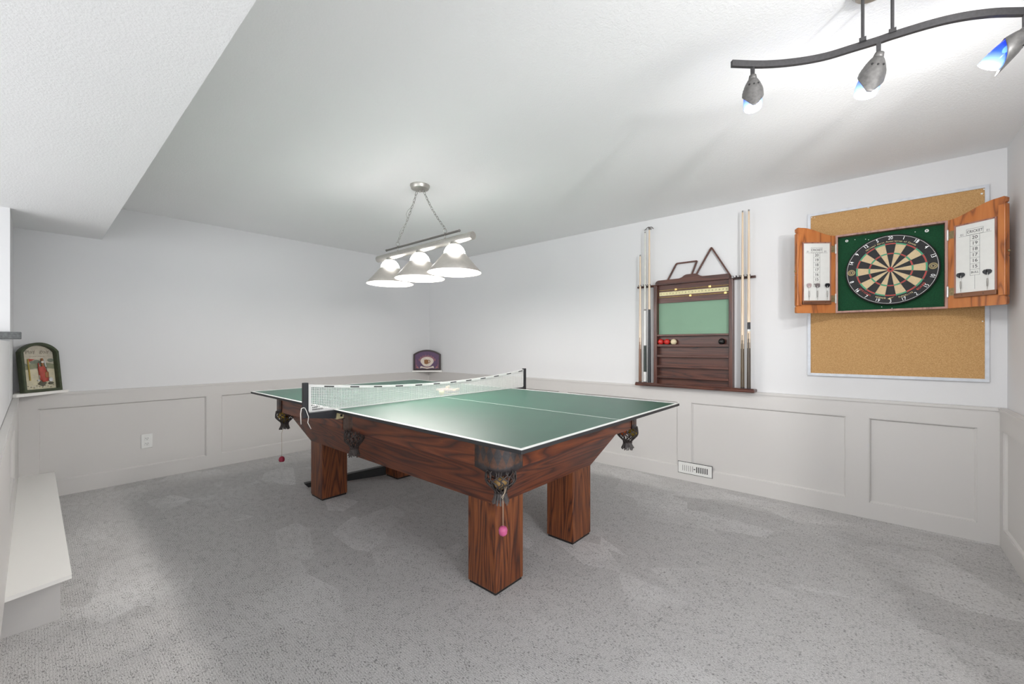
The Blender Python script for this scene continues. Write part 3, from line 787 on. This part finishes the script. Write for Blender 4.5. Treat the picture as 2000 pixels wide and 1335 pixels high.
for tp, en in zip(tips, (20, 21, 21)):
    light('track_spot_light', 'SPOT', tp, en, (1, .99, .98), .03, (0, R(-98), 0), spot_size=R(150), spot_blend=1.0)

# ---------------------------------------------------------------- right wall: cork board
def wall_thing(name, label, cat, y, z, x=XR, group=None, ang=pi):
    o = thing(name, label, cat, group=group); o.matrix_basis = facing(x, y, z, ang); return o
def lb(b, x0, x1, y0, y1, z0, z1, mi=0, bev=0): return box(b, x0, x1, y0, y1, z0, z1, mi, bev)
cb = wall_thing('cork_board', 'large cork pinboard in a pale metal frame behind the dart cabinet', 'pinboard', -.0945, .948)
b = B(); lb(b, -.436, .436, .003, 1.169, 0, .010)
for x, y, w in ((-.42, 1.145, .006), (-.11, 1.150, .010), (-.08, 1.158, .005), (.405, 1.12, .008), (.415, 1.145, .006), (.41, .36, .005), (-.40, 1.14, .004)):
    quad(b, [(x, y, .0104), (x+w, y-.003, .0104), (x+w*1.3, y+w*.8, .0104), (x+.001, y+w, .0104)], 1)
obj('cork_panel', b, [M_cork, M_white], cb)
b = B(); o_ = [(-.4395, 0), (.4395, 0), (.4395, 1.172), (-.4395, 1.172)]; i_ = [(-.4215, .018), (.4215, .018), (.4215, 1.154), (-.4215, 1.154)]
ringprism(b, o_, i_, 0, .017); obj('frame', b, M_alu, cb)

# dart cabinet
XC = 3.697; CY, CZ = -.0875, 1.388
dc = wall_thing('dart_cabinet', 'open pine dart cabinet with two doors, hung over the cork board', 'dart cabinet', CY, CZ, XC)
HW, HH, DD = .2665, .530, .098
b = B(); ringprism(b, [(-HW, 0), (HW, 0), (HW, HH), (-HW, HH)], [(-HW+.012, .012), (HW-.012, .012), (HW-.012, HH-.012), (-HW+.012, HH-.012)], 0, DD); obj('cabinet_box', b, M_pinkwood, dc)
b = B(); lb(b, -HW+.0125, HW-.0125, .0125, HH-.0125, .002, .052)
for x, y, r in ((-.208, .492, .0085), (.180, .492, .0095)): lathe(b, [(r*.35, .0535), (r*.4, .0545), (r, .0545), (r, .052)], 16, (x, y, 0), 1)
for x, y in ((-.165, .494), (.128, .494), (-.11, .488), (-.03, .030), (.02, .018), (-.095, .482)): lathe(b, [(0, .0532), (.0025, .0532), (.0025, .052)], 8, (x, y, 0), 1)
obj('felt_backing', b, [M_felt, M_white], dc)
M_railwood = wood('dart_rail_wood', 0, (.26, .11, .05), (.19, .075, .035), (.08, .03, .015), 6, 12, 1., .4)
def door(sg, lab):
    a = R(38); w = .258
    outl = [(0, 0), (w-.006, 0), (w, .006), (w, .040), (w-.006, .046), (w, .054), (w, .26), (w-.004, .264), (w, .268), (w, .545), (w-.008, .552), (w-.001, .560), (w, .578), (w-.010, .588), (w-.035, .586)]
    outl += [(w-.035-(w-.035)*k/14, .586-.058*(.5-.5*cos(pi*k/14))) for k in range(1, 14)] + [(0, .528)]
    outl = [(sg*x, y) for x, y in outl]
    if sg < 0: outl = outl[::-1]
    b = B(); prism(b, outl, .020, 0, Matrix.Translation((0, 0, -.020)))
    d = tag(obj('door', b, M_pine[1], dc), lab)
    d.location = (sg*(HW+.001), 0, DD+.001); d.rotation_euler = (0, -sg*a, 0)
    def X(x0, x1): return (x0, x1) if sg > 0 else (-x1, -x0)
    b = B(); x0, x1 = X(.040, .213); lb(b, x0, x1, .085, .477, .0005, .004)
    cx = sg*.1265; z = .0043; lw = .0011
    def hl(xa, xb, y): quad(b, [(xa, y-lw/2, z), (xb, y-lw/2, z), (xb, y+lw/2, z), (xa, y+lw/2, z)], 1)
    def vl(x, ya, yb): quad(b, [(x-lw/2, ya, z), (x+lw/2, ya, z), (x+lw/2, yb, z), (x-lw/2, yb, z)], 1)
    TM = lambda x, y: Matrix.Translation((x, y, z))
    hl(cx-.037, cx+.037, .448); hl(cx-.037, cx+.037, .414); vl(cx-.037, .414, .448); vl(cx+.037, .414, .448); hl(cx-.072, cx+.072, .412)
    text(b, 'CRICKET', .022, TM(cx, .431), 1, sx=.80, bold=.01); text(b, '01', .016, TM(cx-.058, .421), 1); text(b, '01', .016, TM(cx+.058, .421), 1)
    for k, s_ in enumerate(('20', '19', '18', '17', '16', '15', 'BULL')):
        y0 = .412-.0332*k; hl(cx-.0215, cx+.0215, y0-.0332); text(b, s_, .026 if k < 6 else .017, TM(cx, y0-.0166), 1, sx=1.0 if k < 6 else .9, bold=.008)
    vl(cx-.0215, .412-.0332*7, .412); vl(cx+.0215, .412-.0332*7, .412); vl(cx, .100, .18)
    obj('score_panel', b, [M_wboard, M_ink], d)
    b = B(); xo0, xo1 = X(.033, .221); ringprism(b, [(xo0, .078), (xo1, .078), (xo1, .485), (xo0, .485)], [(x0, .085), (x1, .085), (x1, .477), (x0, .477)], 0, .007); obj('moulding', b, M_pinkwood, d)
    b = B(); xt0, xt1 = X(.036, .224); lb(b, xt0, xt1, .058, .084, 0, .016, bev=.002)
    for xx in (.075, .17): lathe(b, [(0, .0168), (.0022, .0168), (.0022, .016)], 8, (sg*xx, .071, 0), 1)
    obj('dart_rail', b, [M_railwood, M_slot], d)
    b = B(); xs0, xs1 = X(.227, w-.001); lb(b, xs0, xs1, .050, .545, 0, .009, bev=.003); obj('outer_stile', b, M_pine[1], d)
    for y in (.075, .415):
        b = B(); xh0, xh1 = X(.001, .030); lb(b, xh0, xh1, y, y+.045, 0, .0025); tube(b, [(0, y-.004, .004), (0, y+.050, .004)], .0045, 8, 1); sphere(b, (0, y-.006, .004), .005, 1, 10); sphere(b, (0, y+.052, .004), .005, 1, 10)
        obj('hinge', b, [M_hinge, M_wire], d, auto=True)
    b = B(); sphere(b, (sg*(w+.004), .29, -.010), .006, seg=12); obj('catch', b, M_hinge, d, smooth=True)
    return d, sg, a
D1 = door(-1, 'left pine door with chalk score panel'); D2 = door(1, 'right pine door with chalk score panel')
# darts stuck in the rails of the doors
def dart(dr, w_, y, fl, flm, label, fs=1.0):
    d, sg, a = dr
    Mw = facing(XC, CY, CZ, pi) @ Matrix.Translation(d.location) @ Matrix.Rotation(-sg*a, 4, 'Y')
    o = thing('dart', label, 'dart', group='darts standing in the cabinet doors'); o.matrix_basis = Mw @ Matrix.Translation((sg*w_, .0845, .0105)) @ Matrix.Rotation(-pi/2, 4, 'X')
    b = B(); lathe(b, [(0, .0002), (.0010, .012), (.0012, .022)], 8); obj('tip', b, M_chain, o, smooth=True)
    b = B(); lathe(b, [(.0012, .022), (.0030, .026), (.0034, .045), (.0032, .064), (.0022, .068)] , 12); obj('barrel', b, M_chain, o, smooth=True)
    b = B(); lathe(b, [(.0020, .068), (.0020, .100), (0, .101)], 10); obj('shaft', b, M_plate, o, smooth=True)
    b = B(); pts = [(0, .086), (.006, .088), (.017, .098), (.019, .108), (.013, .116), (0, .118)]
    for k in range(4):
        T = Matrix.Rotation(k*pi/2+.25, 4, 'Z') @ Matrix.Rotation(pi/2, 4, 'X'); prism(b, pts, .0006, 0, T)
    obj('flight', b, flm, o)
M_pale_fl = plain('pale_flight', (.45, .36, .36), .5); M_grey_fl = plain('smoky_flight', (.20, .17, .17), .5)
dart(D1, .180, 0, 0, M_pale_fl, 'dart with pale pinkish flight, leftmost on the left cabinet door')
dart(D1, .124, 0, 0, M_grey_fl, 'dart with smoky grey flight, middle of the left cabinet door')
dart(D1, .060, 0, 0, M_black, 'dart with black flight beside the hinges of the left cabinet door')
dart(D2, .066, 0, 0, M_black, 'dart with black flight nearer the hinges on the right cabinet door')
dart(D2, .184, 0, 0, M_black, 'dart with black flight at the outer side of the right cabinet door')

# dartboard
db = wall_thing('dartboard', 'round bristle dartboard with red and green rings in the green felt cabinet', 'dartboard', -.099, 1.653, XC-.0525)
b = B(); RB = .2255
lathe(b, [(0, 0), (RB-.006, 0), (RB, .006), (RB, .034), (RB-.004, .038), (.2, .038), (0, .038)], 80)
zf = .0383
def sector(r0, r1, a0, a1, mi, n=4, z=zf):
    P = [(r0*cos(a0+(a1-a0)*k/n), r0*sin(a0+(a1-a0)*k/n), z) for k in range(n+1)]; Q = [(r1*cos(a0+(a1-a0)*k/n), r1*sin(a0+(a1-a0)*k/n), z) for k in range(n+1)]
    V = [b.verts.new(p) for p in P]; U = [b.verts.new(p) for p in Q]
    for k in range(n): b.faces.new((V[k], U[k], U[k+1], V[k+1])).material_index = mi
for k in range(20):
    a = pi/2 - k*pi/10; a0, a1 = a-pi/20, a+pi/20; dk = k % 2 == 0
    for r0, r1, ring in ((.0159, .099, 0), (.099, .107, 1), (.107, .162, 0), (.162, .170, 1)):
        sector(r0, r1, a0, a1, (3 if dk else 4) if ring else (1 if dk else 2))
for k in range(20): sector(.0064, .0159, k*pi/10, (k+1)*pi/10, 3)
for k in range(10): sector(0.0005, .0064, k*pi/5, (k+1)*pi/5, 1, 2)
obj('board_face', b, [M_dblack, M_dblack, M_dcream, M_dred, M_dgreen], db, auto=True)
b = B()
for r in (.0064, .0159, .099, .107, .162, .170): tube(b, [(r*cos(2*pi*k/64), r*sin(2*pi*k/64), .0388) for k in range(64)], .0005, 4, closed=True)
for k in range(20):
    a = pi/2-(k+.5)*pi/10; tube(b, [(.0159*cos(a), .0159*sin(a), .0388), (.176*cos(a), .176*sin(a), .0388)], .0005, 4)
obj('spider_wire', b, M_chain, db)
b = B(); tube(b, [(.2165*cos(2*pi*k/80), .2165*sin(2*pi*k/80), .0395) for k in range(80)], .0013, 5, closed=True)
for k, n_ in enumerate((20, 1, 18, 4, 13, 6, 10, 15, 2, 17, 3, 19, 7, 16, 8, 11, 14, 9, 12, 5)):
    a = pi/2 - k*pi/10; r = .2025
    if k in (5, 15): continue
    rot = a-pi/2 if sin(a) > -.2 else a+pi/2
    text(b, str(n_), .030, Matrix.Translation((r*cos(a), r*sin(a), .0398)) @ Matrix.Rotation(rot, 4, 'Z'), 0, sx=.8, bold=-.004)
obj('number_ring', b, M_wire, db)
b = B(); TI = Matrix.Translation((0, 0, .0386))
arc_text(b, 'National Darts Association of Canada', .1815, .0135, pi/2, TI, 0, adv=.53)
arc_text(b, 'NODOR', .184, .0135, -pi/2-.26, TI, 0, inward=True, adv=.80); arc_text(b, 'SUPERLITE', .184, .0125, -pi/2+.40, TI, 0, inward=True, adv=.66)
arc_text(b, 'OFFICIAL', .186, .0150, -pi/2-.74, TI, 1, inward=True, adv=.66); arc_text(b, 'BOARD', .186, .0150, -pi/2+.86, TI, 1, inward=True, adv=.76)
prism(b, [(-.014, -.188), (-.004, -.191), (.018, -.174), (.003, -.182), (-.002, -.180)], .0003, 0, TI)
obj('gold_lettering', b, [M_gold, M_redprint], db)
for sx in (-1, 1):
    b = B()
    for r in (.0185, .0150): tube(b, [(sx*.194+r*cos(2*pi*k/28), r*sin(2*pi*k/28), .0388) for k in range(28)], .0011, 4, 0, closed=True)
    for k in range(8):
        a = k*pi/4; quad(b, [(sx*.194+.011*cos(a+d_)*q, .011*sin(a+d_)*q, .0388) for d_, q in ((-.22, .5), (-.25, 1), (.25, 1), (.22, .5))], 0)
    obj('emblem', b, M_gold, db)

# ---------------------------------------------------------------- cue rack scoreboard
RY, RZ = 1.15, .8005
ck = wall_thing('cue_rack', 'mahogany snooker scoreboard and cue rack with a green chalk panel', 'cue rack', RY, RZ)
def zz(v): return v-RZ
b = B(); lb(b, -.481, .481, 0, .023, .0, .108, bev=.006); lb(b, -.478, .478, .023, .030, .085, .105, bev=.003); obj('base_shelf', b, M_mah[0], ck)
b = B(); lb(b, -.32, .32, .0235, zz(1.71), .001, .012); obj('back_panel', b, M_mah[0], ck)
for s_ in (-1, 1):
    b = B(); x0, x1 = sorted((s_*.322, s_*.292)); lb(b, x0, x1, .0235, zz(1.699), .012, .068, bev=.004); obj('side_stile', b, M_mah[1], ck)
for zv in (1.262, 1.170, 1.078, .986, .894):
    b = B(); lb(b, -.291, .291, zz(zv)-.016, zz(zv)+.0, .012, .066, bev=.002)
    if zv < 1.2: lb(b, -.291, .291, zz(zv)-.001, zz(zv)+.004, .061, .066, bev=.001)
    obj('ball_shelf', b, M_mah[0], ck)
b = B(); lb(b, -.291, .291, zz(1.2625), zz(1.545), .012, .020); tag(obj('chalk_panel', b, M_slate, ck), 'sage green chalk panel')
b = B(); lb(b, -.291, .291, zz(1.546), zz(1.70), .012, .030); lb(b, -.291, .291, zz(1.541), zz(1.549), .012, .036); sp_ = obj('score_panel', b, M_mah[0], ck)
b = B(); lb(b, -.283, .283, zz(1.607), zz(1.640), .030, .032)
for k in range(21):
    x = -.268+.536*k/20; text(b, str(k), .017, Matrix.Translation((x, zz(1.6235), .0323)), 1, sx=.85, bold=.012)
obj('number_strip', b, [M_strip, M_ink], sp_)
for zv in (1.655, 1.592):
    b = B(); tube(b, [(-.290, zz(zv), .036), (.290, zz(zv), .036)], .0032, 8); obj('brass_rail', b, M_brass, sp_, auto=True)
for x, zv in ((-.134, 1.655), (.143, 1.655), (-.012, 1.592), (.262, 1.592)):
    b = B(); lb(b, x-.010, x+.010, zz(zv)-.009, zz(zv)+.009, .031, .044, bev=.002); obj('brass_slider', b, M_brass, sp_)
# crown with a raised middle
pr_ = [(-.305, 0), (.292, 0), (.294, .030), (.284, .042), (.17, .042), (.095, .043), (.072, .050), (.050, .066), (.035, .071), (-.035, .071), (-.052, .066), (-.075, .050), (-.098, .043), (-.28, .042), (-.298, .034), (-.305, .020)]
b = B(); prism(b, pr_, .044, 0, Matrix.Translation((0, zz(1.700), .030)))
es = [e for e in b.edges if abs(e.verts[0].co.z-.074) < 1e-5 and abs(e.verts[1].co.z-.074) < 1e-5]; bmesh.ops.bevel(b, geom=es, offset=.004, segments=2, affect='EDGES')
obj('crown', b, M_mah[0], ck)
for x0, x1, clips in ((-.493, -.3225, (-.470, -.4455, -.4225, -.399, -.379, -.359)), (.3225, .474, (.340, .356, .3735, .393, .415, .4365))):
    b = B(); lb(b, x0, x1, zz(1.695), zz(1.713), .001, .030, bev=.003); arm = obj('cue_arm', b, M_mah[0], ck)
CL = [(-.4455, .076), (-.399, .076), (-.359, .076), (.393, .076), (.4365, .076), (.338, .0), (.362, .0)]
for x, _ in CL:
    b = B()
    for s_ in (-1, 1): tube(b, [(x+s_*.003, zz(1.704), .030), (x+s_*.0105, zz(1.706), .044), (x+s_*.0125, zz(1.700), .060), (x+s_*.0095, zz(1.712), .078), (x+s_*.012, zz(1.716), .086)], .0025, 6)
    obj('cue_clip', b, M_black, ck, smooth=True)

# cues
def cue(y, ztop, segs, label, cat='cue', bridge=False, name='billiard_cue'):
    """segs: (z0, z1, material), radius follows the taper of the whole stick"""
    zb_ = RZ+.0242; o = thing(name, label, cat, (XR-.072, y, zb_), group='sticks standing in the cue rack')
    H_ = ztop-zb_
    def rr(z): return .0062+(.0138-.0062)*(1-z/H_)
    b = B(); lathe(b, [(0, 0), (rr(0)*.8, 0), (rr(0), .006), (rr(0), .012)], 14); obj('bumper', b, M_black, o, smooth=False)
    for z0, z1, m, nm in segs:
        a, c = (z0-zb_ if z0 else .012), (z1-zb_ if z1 else H_-.014)
        b = B()
        if nm == 'points':   # tapering splices: alternating tongues
            n = 32; r0, r1 = rr(a), rr(c); rows = 10
            G = [[b.verts.new(((r0+(r1-r0)*j/rows)*cos(2*pi*i/n), (r0+(r1-r0)*j/rows)*sin(2*pi*i/n), a+(c-a)*j/rows)) for i in range(n)] for j in range(rows+1)]
            for j in range(rows):
                for i in range(n):
                    ph = abs(((i+.5)/n*4) % 1-.5)*2; k = (i+1) % n
                    b.faces.new((G[j][i], G[j][k], G[j+1][k], G[j+1][i])).material_index = 1 if ph > (j+.5)/rows else 0
            obj('splice', b, [M_ash, m], o, smooth=True)
        else:
            lathe(b, [(rr(a), a), (rr((a+c)/2), (a+c)/2), (rr(c), c)], 16); obj(nm, b, m, o, smooth=True)
    if bridge:
        b = B(); lathe(b, [(.0062, H_-.014), (.0062, H_+.004), (0, H_+.005)], 12)
        lb(b, -.024, .042, -.003, .003, H_-.002, H_+.010)
        for yy in (-.030, -.015, .0, .015, .030): pass
        tube(b, [(-.002, -.034, H_-.006), (-.002, -.022, H_+.008), (-.002, 0, H_+.010), (-.002, .022, H_+.008), (-.002, .034, H_-.006)], .0035, 6)
        tube(b, [(.0, -.034, H_-.004), (-.010, -.040, H_-.012)], .003, 6); tube(b, [(.0, .034, H_-.004), (-.010, .040, H_-.012)], .003, 6)
        obj('bridge_head', b, M_rod, o)
    else:
        b = B(); lathe(b, [(.0062, H_-.014), (.0060, H_-.004), (.0055, H_), (0, H_+.001)], 12, mi=0); obj('ferrule', b, M_chain, o, auto=True)
M_cbrown = wood('cue_brown', 2, (.24, .115, .06), (.19, .085, .045), (.08, .035, .02), 6, 30, 1., .3, .2)
M_cdark = wood('cue_dark', 2, (.085, .060, .040), (.065, .045, .030), (.03, .02, .015), 6, 30, 1., .3, .2)
M_colive = wood('cue_olive', 2, (.14, .095, .05), (.10, .070, .038), (.045, .03, .02), 6, 30, 1., .3, .2)
M_cwhite = plain('white_lacquer', (.74, .74, .72), .25, var=.02); M_cpale = plain('pale_shaft', (.66, .66, .60), .35, var=.04)
cue(1.5955, 1.995, [(0, 1.12, M_cbrown, 'butt'), (1.12, 1.25, M_cbrown, 'points'), (1.25, 0, M_ash, 'shaft')], 'short pool cue with a plain brown butt, leftmost in the rack')
cue(1.549, 2.20, [(0, .925, M_cwhite, 'butt_sleeve'), (.925, 1.165, plain('dark_green_wrap', (.035, .045, .040), .6), 'wrap'), (1.165, 1.48, M_cwhite, 'forearm'), (1.48, 1.495, M_rod, 'joint'), (1.495, 0, M_cpale, 'shaft')], 'white pool cue with a dark wrap, second stick from the left in the rack')
cue(1.509, 2.222, [(0, 1.49, M_black, 'butt'), (1.49, 0, M_ash, 'shaft')], 'bridge stick with a long black butt and crosshead top in the rack', 'bridge stick', True, 'bridge_stick')
cue(.757, 2.222, [(0, 1.125, M_colive, 'butt'), (1.125, 1.26, M_colive, 'points'), (1.26, 0, M_ash, 'shaft')], 'pool cue with olive brown butt just right of the green chalk panel')
cue(.7135, 2.222, [(0, 1.13, M_cdark, 'butt'), (1.13, 1.275, M_cdark, 'points'), (1.275, 1.29, M_cwhite, 'ring'), (1.29, 1.345, M_black, 'joint'), (1.345, 0, M_ash, 'shaft')], 'pool cue with dark brown butt and black collar, rightmost in the rack')

# balls on the top ball shelf
for y, m, lab in ((1.417, solid('ball_red', (.50, .025, .02)), 'bright red ball at the left end of the rack shelf'), (1.362, solid('ball_red_b', (.50, .025, .02)), 'bright red ball between the other red ball and the cream ball'), (1.303, solid('ball_cream', (.68, .58, .38)), 'cream white cue ball on the rack shelf'), (.915, solid('ball_black', (.01, .01, .01), .08), 'black ball alone at the right end of the rack shelf')):
    ball('billiard_ball', (XR-.040, y, 1.1702+.0262), .0262, m, lab, 'balls on the rack shelf')
# frames for racking the balls, standing behind the crown
def rounded(poly, r, n=5):
    out = []
    for i, p in enumerate(poly):
        P0, P1, P2 = Vector(poly[i-1]), Vector(p), Vector(poly[(i+1) % len(poly)]); a = (P0-P1).normalized(); c = (P2-P1).normalized()
        A, C = P1+a*r, P1+c*r
        for k in range(n+1):
            t_ = k/n; q = A*(1-t_)**2+P1*2*t_*(1-t_)+C*t_*t_; out.append((q.x, q.y))
    return out
def inset(poly, d):
    n = len(poly); out = []
    for i in range(n):
        p0, p1, p2 = Vector(poly[i-1]), Vector(poly[i]), Vector(poly[(i+1) % n]); t_ = (p2-p0).normalized(); out.append((p1.x-t_.y*d, p1.y+t_.x*d))
    return out
def racker(name, pts, z0, z1, label, r=.022, m=None):
    c = [(1.15-y, z) for y, z in pts]; ar = sum(c[i-1][0]*c[i][1]-c[i][0]*c[i-1][1] for i in range(len(c)))
    if ar < 0: c = c[::-1]
    c = [(x, zz(z)) for x, z in c]; o = rounded(c, r); b = B(); ringprism(b, o, inset(o, .0115), z0, z1)
    ob_ = obj(name, b, m or M_mah[0]); ob_.matrix_basis = facing(XR, RY, RZ, pi); return tag(ob_, label, 'ball rack', None)
racker('triangle_rack', [(.998, 1.992), (.838, 1.7115), (1.158, 1.7115)], .0135, .0295, 'brown wooden triangle ball rack standing on the cue rack')
racker('diamond_rack', [(1.385, 1.7115), (1.287, 1.888), (1.105, 1.888), (1.172, 1.7115)], .0135, .0295, 'brown diamond ball rack leaning left of the triangle', .014)

# ---------------------------------------------------------------- arched pictures on the corner shelves
def arch(w, hs, h, n=16, d=0.):
    r = ((w/2)**2+(h-hs)**2)/(2*(h-hs)); cy = h-r; a = math.asin((w/2)/r); r2 = r-d; w2 = w/2-d
    a2 = math.asin(w2/r2)
    return [(-w2, d), (w2, d)] + [(r2*sin(a2-2*a2*k/n), cy+r2*cos(a2-2*a2*k/n)) for k in range(n+1)]
def disc(cx, cy, rx, ry, n=28, a0=0, a1=2*pi): return [(cx+rx*cos(a0+(a1-a0)*k/n), cy+ry*sin(a0+(a1-a0)*k/n)) for k in range(n)]
def flat(b, poly, z, mi, h=.0006): prism(b, poly, h, mi, Matrix.Translation((0, 0, z)))
def arched(name, label, w, hs, h, dp, fw, m_frame, mat):
    o = thing(name, label, 'picture'); o.matrix_basis = mat
    b = B(); ringprism(b, arch(w, hs, h), arch(w, hs, h, d=fw), 0, dp)
    es = [e for e in b.edges if abs(e.verts[0].co.z-dp) < 1e-5 and abs(e.verts[1].co.z-dp) < 1e-5]; bmesh.ops.bevel(b, geom=es, offset=.003, segments=2, affect='EDGES')
    obj('frame', b, m_frame, o); return o
# purple plaque in the back right corner
pm = facing(3.570, 4.642, .8202, R(180+45))
pq = arched('arched_plaque', 'arched dark framed plaque with a brown mug on purple, in the back corner', .372, .222, .285, .022, .022, plain('dark_burgundy_wood', (.030, .014, .016), .45), pm)
M_pur, M_rose, M_cream2, M_mug = plain('plaque_purple', (.105, .055, .12), .6), plain('plaque_rose', (.42, .16, .15), .6), plain('plaque_cream', (.66, .58, .50), .6), plain('plaque_mug_brown', (.24, .10, .03), .6)
b = B(); flat(b, arch(.372, .222, .285, d=.020), .008, 0, .004); z = .0122
flat(b, disc(0, .128, .090, .060), z, 2); flat(b, disc(0, .110, .074, .058), z+.0007, 2)
for k in range(17):   # radiating strokes of the lettering arc
    a = R(20+140*k/16); c, s_ = cos(a), sin(a); q = .100, .126 if k % 2 else .118
    flat(b, [(q[0]*c*1.02+.004*s_, .100+q[0]*s_*.86-.004*c), (q[1]*c*1.04+.004*s_, .104+q[1]*s_*.88-.004*c), (q[1]*c*1.04-.003*s_, .104+q[1]*s_*.88+.003*c), (q[0]*c*1.02-.003*s_, .100+q[0]*s_*.86+.003*c)], z, 1)
flat(b, disc(-.010, .118, .030, .033), z+.0014, 3); flat(b, [(-.036, .090), (.016, .090), (.018, .146), (-.040, .146)], z+.0015, 3)
ringprism(b, disc(.024, .122, .021, .024), disc(.022, .122, .012, .015), z+.0014, z+.0022, 3)
flat(b, [(-.098, .030), (-.086, .062), (-.058, .052), (0, .040), (.058, .052), (.086, .062), (.098, .030), (.066, .034), (0, .022), (-.066, .034)], z+.0021, 2)
for k in range(9): flat(b, disc(-.044+.011*k, .040+abs(k-4)*.0018, .003, .005, 6), z+.0028, 1)
for s_ in (-1, 1):
    for q in ((.135, .045, .012), (.122, .034, .008), (.146, .070, .006)): flat(b, disc(s_*q[0], q[1], q[2], q[2], 10), z+.0004, 1)
    flat(b, [(s_*.150, .03), (s_*.153, .03), (s_*.153, .15), (s_*.150, .15)][::s_], z+.0004, 1)
obj('picture', b, [M_pur, M_rose, M_cream2, M_mug], pq)
# golf picture in the back left corner
gm = facing(.043, 4.682, .8202, R(-56)) @ Matrix.Rotation(R(-7), 4, 'X') @ Matrix.Translation((0, 0, -.020))
M_gf = plain('dark_green_frame', (.040, .052, .022), .45, var=.25)
gp = arched('golf_picture', 'green arched shadow box picture of a golf bag and flag in the left corner', .232, .300, .368, .040, .020, M_gf, gm)
cols = dict(sky=(.52, .47, .38), sand=(.58, .53, .38), hill=(.24, .25, .16), tree=(.20, .22, .17), gold=(.42, .30, .05), red=(.40, .06, .04), brown=(.30, .12, .04), steel=(.55, .55, .55), dark=(.10, .09, .06), ink=(.20, .17, .13), pale=(.66, .62, .55))
GM = [plain('golf_'+k, v, .6, var=.12, scale=40) for k, v in cols.items()]; gi = {k: i for i, k in enumerate(cols)}
b = B(); flat(b, arch(.232, .300, .368, d=.018), .004, gi['sky'], .004); z = .0082
flat(b, [(-.098, .165), (-.02, .175), (.03, .178), (.098, .168), (.098, .205), (.06, .215), (.01, .222), (-.03, .215), (-.098, .195)], z, gi['hill'])
for x, y, r in ((-.03, .222, .018), (-.008, .228, .020), (.015, .222, .016), (.078, .235, .020), (-.08, .205, .016)): flat(b, disc(x, y, r, r*.7, 12), z+.0004, gi['tree'])
flat(b, [(-.098, .020), (.098, .020), (.098, .168), (-.098, .165)], z+.0002, gi['sand'])
for k in range(22): flat(b, disc(-.088+.0084*k, .032+(k % 3)*.007, .005, .0035, 8), z+.0008, gi['pale'] if k % 2 else gi['ink'])
text(b, 'Play', .038, Matrix.Translation((-.041, .300, z+.001)) @ Matrix.Rotation(R(12), 4, 'Z'), gi['ink'], bold=.004)
text(b, 'golf', .038, Matrix.Translation((.043, .300, z+.001)) @ Matrix.Rotation(R(-12), 4, 'Z'), gi['ink'], bold=.004)
for k in range(9): flat(b, disc(-.042+.010*k, .268-abs(k-4)*.001, .0035, .0022, 6), z+.0008, gi['ink'])
obj('picture', b, GM, gp)
b = B(); tube(b, [(-.058, .088, .013), (-.060, .248, .013)], .0040, 8, gi['gold']); flat(b, [(-.057, .226), (-.018, .243), (-.057, .250)], .012, gi['red'], .002); obj('flag', b, GM, gp)
b = B(); V_ = lathe(b, [(0, 0), (.017, .002), (.023, .02), (.026, .06), (.022, .100), (.019, .118), (.0, .120)], 20, mi=gi['red'], M=Matrix.Translation((.030, .072, .016)) @ Matrix.Rotation(R(9), 4, 'Z') @ Matrix.Rotation(-pi/2, 4, 'X') @ Matrix.Diagonal((1, .5, 1, 1)))
lathe(b, [(0, 0), (.012, .004), (.013, .045), (0, .05)], 14, mi=gi['brown'], M=Matrix.Translation((.034, .100, .026)) @ Matrix.Rotation(-pi/2, 4, 'X') @ Matrix.Diagonal((1, .5, 1, 1))); obj('golf_bag', b, GM, gp, auto=True)
b = B()
for x0, y0, x1, y1, r, c in ((.020, .180, .020, .250, .006, 'brown'), (.002, .085, -.004, .215, .0035, 'red'), (.040, .185, .034, .242, .003, 'steel'), (.050, .10, .036, .225, .002, 'dark'), (-.004, .105, .004, .20, .002, 'steel')): tube(b, [(x0, y0, .017), (x1, y1, .017)], r, 7, gi[c])
flat(b, disc(.062, .088, .013, .016, 14), .014, gi['steel'], .006); flat(b, disc(.063, .060, .016, .010, 14), .012, gi['dark'], .006); flat(b, disc(-.010, .086, .008, .006, 12), .012, gi['steel'], .004); flat(b, disc(.018, .222, .010, .008, 12), .022, gi['pale'], .003)
obj('golf_club', b, GM, gp)
b = B(); flat(b, [(-.016, .060), (.014, .038), (.038, .064), (.010, .088)], .012, gi['dark'], .004); obj('tile_charm', b, GM, gp)
